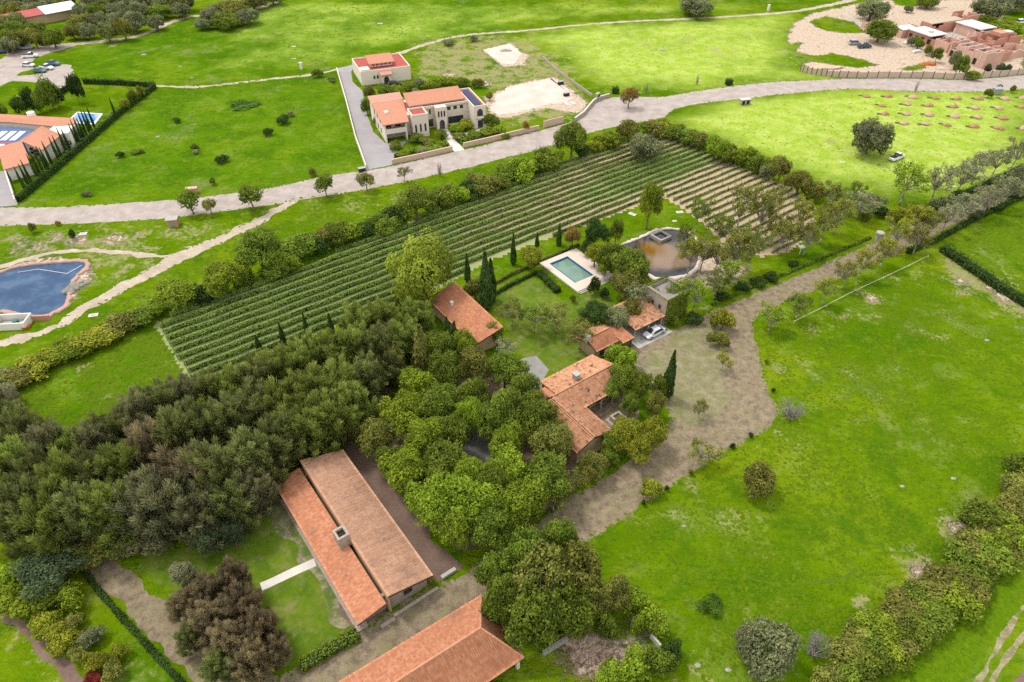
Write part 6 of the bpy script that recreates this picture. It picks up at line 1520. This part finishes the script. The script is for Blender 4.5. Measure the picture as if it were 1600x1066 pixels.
group([(150, 858, 66, 4, 'olive'), (195, 845, 60, 4, 'pinegrey'), (110, 850, 60, 5, 'pine'), (245, 838, 54, 5, 'pinegrey')], 'bush', 'wood_edge_bush', '{n} {c} bush from the left along the front edge of the dark wood', 'bushes at the wood edge', 'bush')
# lower left corner and garden
group([(78, 895, 86, 6, 'blue', 'broad'), (20, 905, 60, 4.5, 'bright'), (60, 935, 66, 4.2, 'bright'), (100, 930, 44, 3.6, 'bright'), (20, 940, 50, 3.6, 'bright'), (70, 975, 40, 3, 'yellow'), (96, 1000, 44, 3, 'yellow'), (112, 975, 30, 2.2, 'olive'), (138, 1000, 34, 2.4, 'grey'), (122, 1022, 26, 2, 'olive'), (150, 1035, 34, 2.4, 'yellow'), (176, 1050, 32, 2.2, 'olive'), (185, 1020, 24, 2, 'yellow'), (145, 1060, 26, 1.8, 'red')], 'bush', 'border_bush', '{n} {c} bush from the left in the border at the lower left corner', 'bushes in the lower left border', 'bush', wk=1.2)
group([(330, 842, 60, 6, 'blue', 'broad'), (362, 836, 40, 5.5, 'blue', 'broad'), (284, 900, 44, 4.5, 'sage', 'broad'), (306, 918, 40, 4.5, 'pinegrey', 'pine')], 'broad', 'garden_tree', '{n} {c} tree from the left in the garden of the long house', 'garden trees of the long house')
group([(292, 950, 50, 6, 'brown'), (330, 925, 46, 7, 'brown'), (366, 905, 44, 7.5, 'brown'), (325, 972, 58, 7, 'brown'), (378, 952, 58, 7.5, 'brown'), (356, 1005, 60, 7, 'brown'), (408, 985, 54, 7, 'brown'), (396, 1035, 58, 7, 'brown'), (346, 1045, 52, 6, 'pine'), (432, 1020, 40, 5.5, 'brown'), (298, 1000, 38, 5, 'pine')], 'pine', 'brown_pine', '{n} brown feathery tree from the left in the garden corner clump', 'brown trees in the garden corner')
tree('bush', 674, 904, 11, 1.2, 'yellow', 'corner_bush', 'small yellow-green climber at the long house corner', 'bush', zfrac=1.2)
# cream house planting
group([(618, 228, 22, 2.2, 'mid'), (632, 240, 26, 1.6, 'bright'), (650, 215, 26, 2.2, 'mid'), (668, 222, 26, 1.8, 'olive'), (690, 210, 22, 2.6, 'mid'), (680, 232, 24, 1.6, 'bright'), (660, 235, 22, 1.6, 'sage'), (712, 200, 22, 2.6, 'bright'), (728, 195, 26, 3, 'yellow'), (716, 212, 22, 1.8, 'olive'), (738, 208, 22, 1.6, 'mid'), (768, 188, 24, 4, 'mid'), (780, 202, 24, 2.4, 'bright'), (762, 205, 26, 2, 'bright'), (790, 212, 16, 1.6, 'mid'), (586, 190, 8, 2.4, 'mid')], 'bush', 'garden_bush', '{n} {c} shrub from the left in the front garden of the cream house', 'shrubs before the cream house', 'bush')
group([(573, 166, 18, 5, 'mid'), (578, 146, 20, 4.5, 'olive'), (600, 142, 26, 4, 'mid'), (622, 140, 24, 3.2, 'bright'), (640, 136, 26, 3, 'mid'), (655, 130, 22, 3.4, 'grey'), (675, 132, 26, 2.8, 'bright'), (700, 126, 26, 3, 'bright'), (722, 128, 24, 3, 'mid'), (745, 130, 20, 3, 'olive'), (650, 144, 20, 2, 'sage'), (740, 60, 16, 2, 'grey'), (700, 66, 20, 2, 'grey'), (765, 150, 12, 3, 'olive')], 'bush', 'garden_bush', '{n} {c} shrub from the left between the cream house and its annex', 'shrubs behind the cream house', 'bush')
group([(1010, 138, 9, 3.6, None), (1090, 124, 9, 3.6, None), (1433, 135, 8, 4, None)], 'bare', 'bare_sapling', '{n} leafless sapling from the left along the road', 'bare saplings by the road')

# ------------------------------------------------------------ meadow grass tufts
rg = np.random.default_rng(21)
EXC = [ROAD_W, TRACK_W, GRV_W, VY_W, bw, pw]
def tufts(name, pxpoly, n, size, leaf, label):
    poly = WP(pxpoly); a = np.array(poly)
    x = rg.uniform(a[:, 0].min(), a[:, 0].max(), n * 3); y = rg.uniform(a[:, 1].min(), a[:, 1].max(), n * 3)
    k = pip(x, y, poly)
    for e in EXC: k &= ~pip(x, y, e)
    x, y = x[k][:n], y[k][:n]
    k = (A_DIRT[np.clip(np.searchsorted(ys, y), 0, ny - 1) * nx + np.clip(np.searchsorted(xs, x), 0, nx - 1)] < .35)
    x, y = x[k], y[k]
    cl = np.sin(x * .21 + 1) * np.sin(y * .17) + .7 * np.sin(x * .53 + y * .31) + .5 * np.sin(x * 1.1 - y * .8)
    k = rg.random(len(x)) < np.clip(.55 + .35 * cl, .08, 1)
    x, y, cl = x[k], y[k], cl[k]
    m = len(x); s = size * (.5 + .9 * rg.random(m) ** 2)
    th = rg.random(m) * 6.283; seg = 5
    ang = th[:, None] + np.arange(seg) * 6.283 / seg
    rr = s[:, None] * (.7 + .6 * rg.random((m, seg)))
    rim = np.stack([x[:, None] + np.cos(ang) * rr, y[:, None] + np.sin(ang) * rr, np.full((m, seg), .002)], -1)
    ap = np.stack([x + rg.normal(size=m) * s * .3, y + rg.normal(size=m) * s * .3, s * (.22 + .35 * rg.random(m))], -1)
    V = np.concatenate([rim, ap[:, None]], 1).reshape(-1, 3)
    b = np.arange(m)[:, None] * 6
    T = np.stack([np.stack([b[:, 0] + i, b[:, 0] + (i + 1) % seg, b[:, 0] + seg], -1) for i in range(seg)], 1).reshape(-1, 3)
    tone = np.repeat(np.clip(.5 + .22 * rg.normal(size=m), 0, 1), 6)
    tag(add(name, mesh_np(name, V, tris=T, mats=[LEAF[leaf]], tone=tone)), label, kind='stuff')
LEAF['grass'] = leaf_mat('grass_tufts', (.108, .184, .002), trans=.3, var=.2)
LEAF['palegrass'] = leaf_mat('pale_grass_tufts', (.27, .36, .05), trans=.3, var=.25)
tufts('meadow_grass', [(1190, 505), (1420, 400), (1600, 490), (1600, 750), (1480, 900), (1300, 1030), (1100, 1066), (1040, 1000), (930, 850), (1215, 670)], 30000, .22, 'grass', 'rough grass of the right-hand field')
tufts('meadow_grass', [(0, 590), (120, 560), (245, 515), (300, 605), (240, 670), (120, 720), (0, 640)], 9000, .28, 'grass', 'rough grass of the field beside the dark wood')
tufts('meadow_grass', [(40, 315), (245, 140), (520, 112), (565, 262), (420, 292), (200, 315)], 6000, .38, 'grass', 'rough grass of the field left of the grey drive')
tufts('meadow_grass', [(110, 75), (320, 28), (420, 0), (1040, 0), (1050, 28), (820, 46), (640, 74), (525, 105), (300, 130), (130, 125)], 5000, .4, 'grass', 'rough grass of the far left meadow')
tufts('meadow_grass', [(830, 62), (1220, 25), (1240, 70), (1260, 120), (1120, 134), (960, 148)], 2500, .4, 'palegrass', 'thin grass of the far right meadow')
tufts('meadow_grass', [(1060, 190), (1340, 145), (1600, 145), (1600, 270), (1400, 300), (1280, 290)], 2500, .35, 'palegrass', 'thin grass of the pale meadow with the oak')
tufts('meadow_grass', [(1480, 390), (1600, 325), (1600, 465)], 3000, .45, 'grass', 'rough grass right of the avenue')
tufts('meadow_grass', [(1600, 880), (1600, 940), (1500, 1066), (1340, 1066), (1500, 950)], 5000, .3, 'grass', 'grass below the lower right hedgerow')
tufts('meadow_grass', [(100, 520), (270, 425), (440, 330), (620, 300), (870, 230), (860, 245), (620, 320), (420, 370), (300, 440), (140, 515)], 6000, .34, 'grass', 'grass verge between the track and the vineyard hedgerow')

def verge(name, polys_, dens, size, label):
    xs_, ys_ = [], []
    for pl in polys_:
        a = np.array(pl); b = np.roll(a, -1, 0); L = np.linalg.norm(b - a, axis=1)
        for p, q, l in zip(a, b, L):
            n = rg.poisson(l * dens); t_ = rg.random(n)[:, None]; w = p + (q - p) * t_ + rg.normal(size=(n, 2)) * .28
            xs_.append(w[:, 0]); ys_.append(w[:, 1])
    x = np.concatenate(xs_); y = np.concatenate(ys_); k = (np.abs(x) < 260) & (y > 20); x, y = x[k], y[k]; m = len(x)
    s = size * (.5 + .9 * rg.random(m) ** 2); seg = 5
    ang = rg.random(m)[:, None] * 6.283 + np.arange(seg) * 6.283 / seg
    rr = s[:, None] * (.7 + .6 * rg.random((m, seg)))
    rim = np.stack([x[:, None] + np.cos(ang) * rr, y[:, None] + np.sin(ang) * rr, np.full((m, seg), .02)], -1)
    ap = np.stack([x, y, .03 + s * (.3 + .4 * rg.random(m))], -1)
    b = np.arange(m)[:, None] * 6
    T = np.stack([np.stack([b[:, 0] + i, b[:, 0] + (i + 1) % seg, b[:, 0] + seg], -1) for i in range(seg)], 1).reshape(-1, 3)
    tag(add(name, mesh_np(name, np.concatenate([rim, ap[:, None]], 1).reshape(-1, 3), tris=T, mats=[LEAF['grass']], tone=np.repeat(np.clip(.4 + .22 * rg.normal(size=m), 0, 1), 6))), label, kind='stuff')
verge('verge_grass', [GRV_W], 4.5, .22, 'tufts of grass along the gravel drive')
verge('verge_grass', [TRACK_W, ROAD_W], 1.6, .28, 'tufts of grass along road and track')
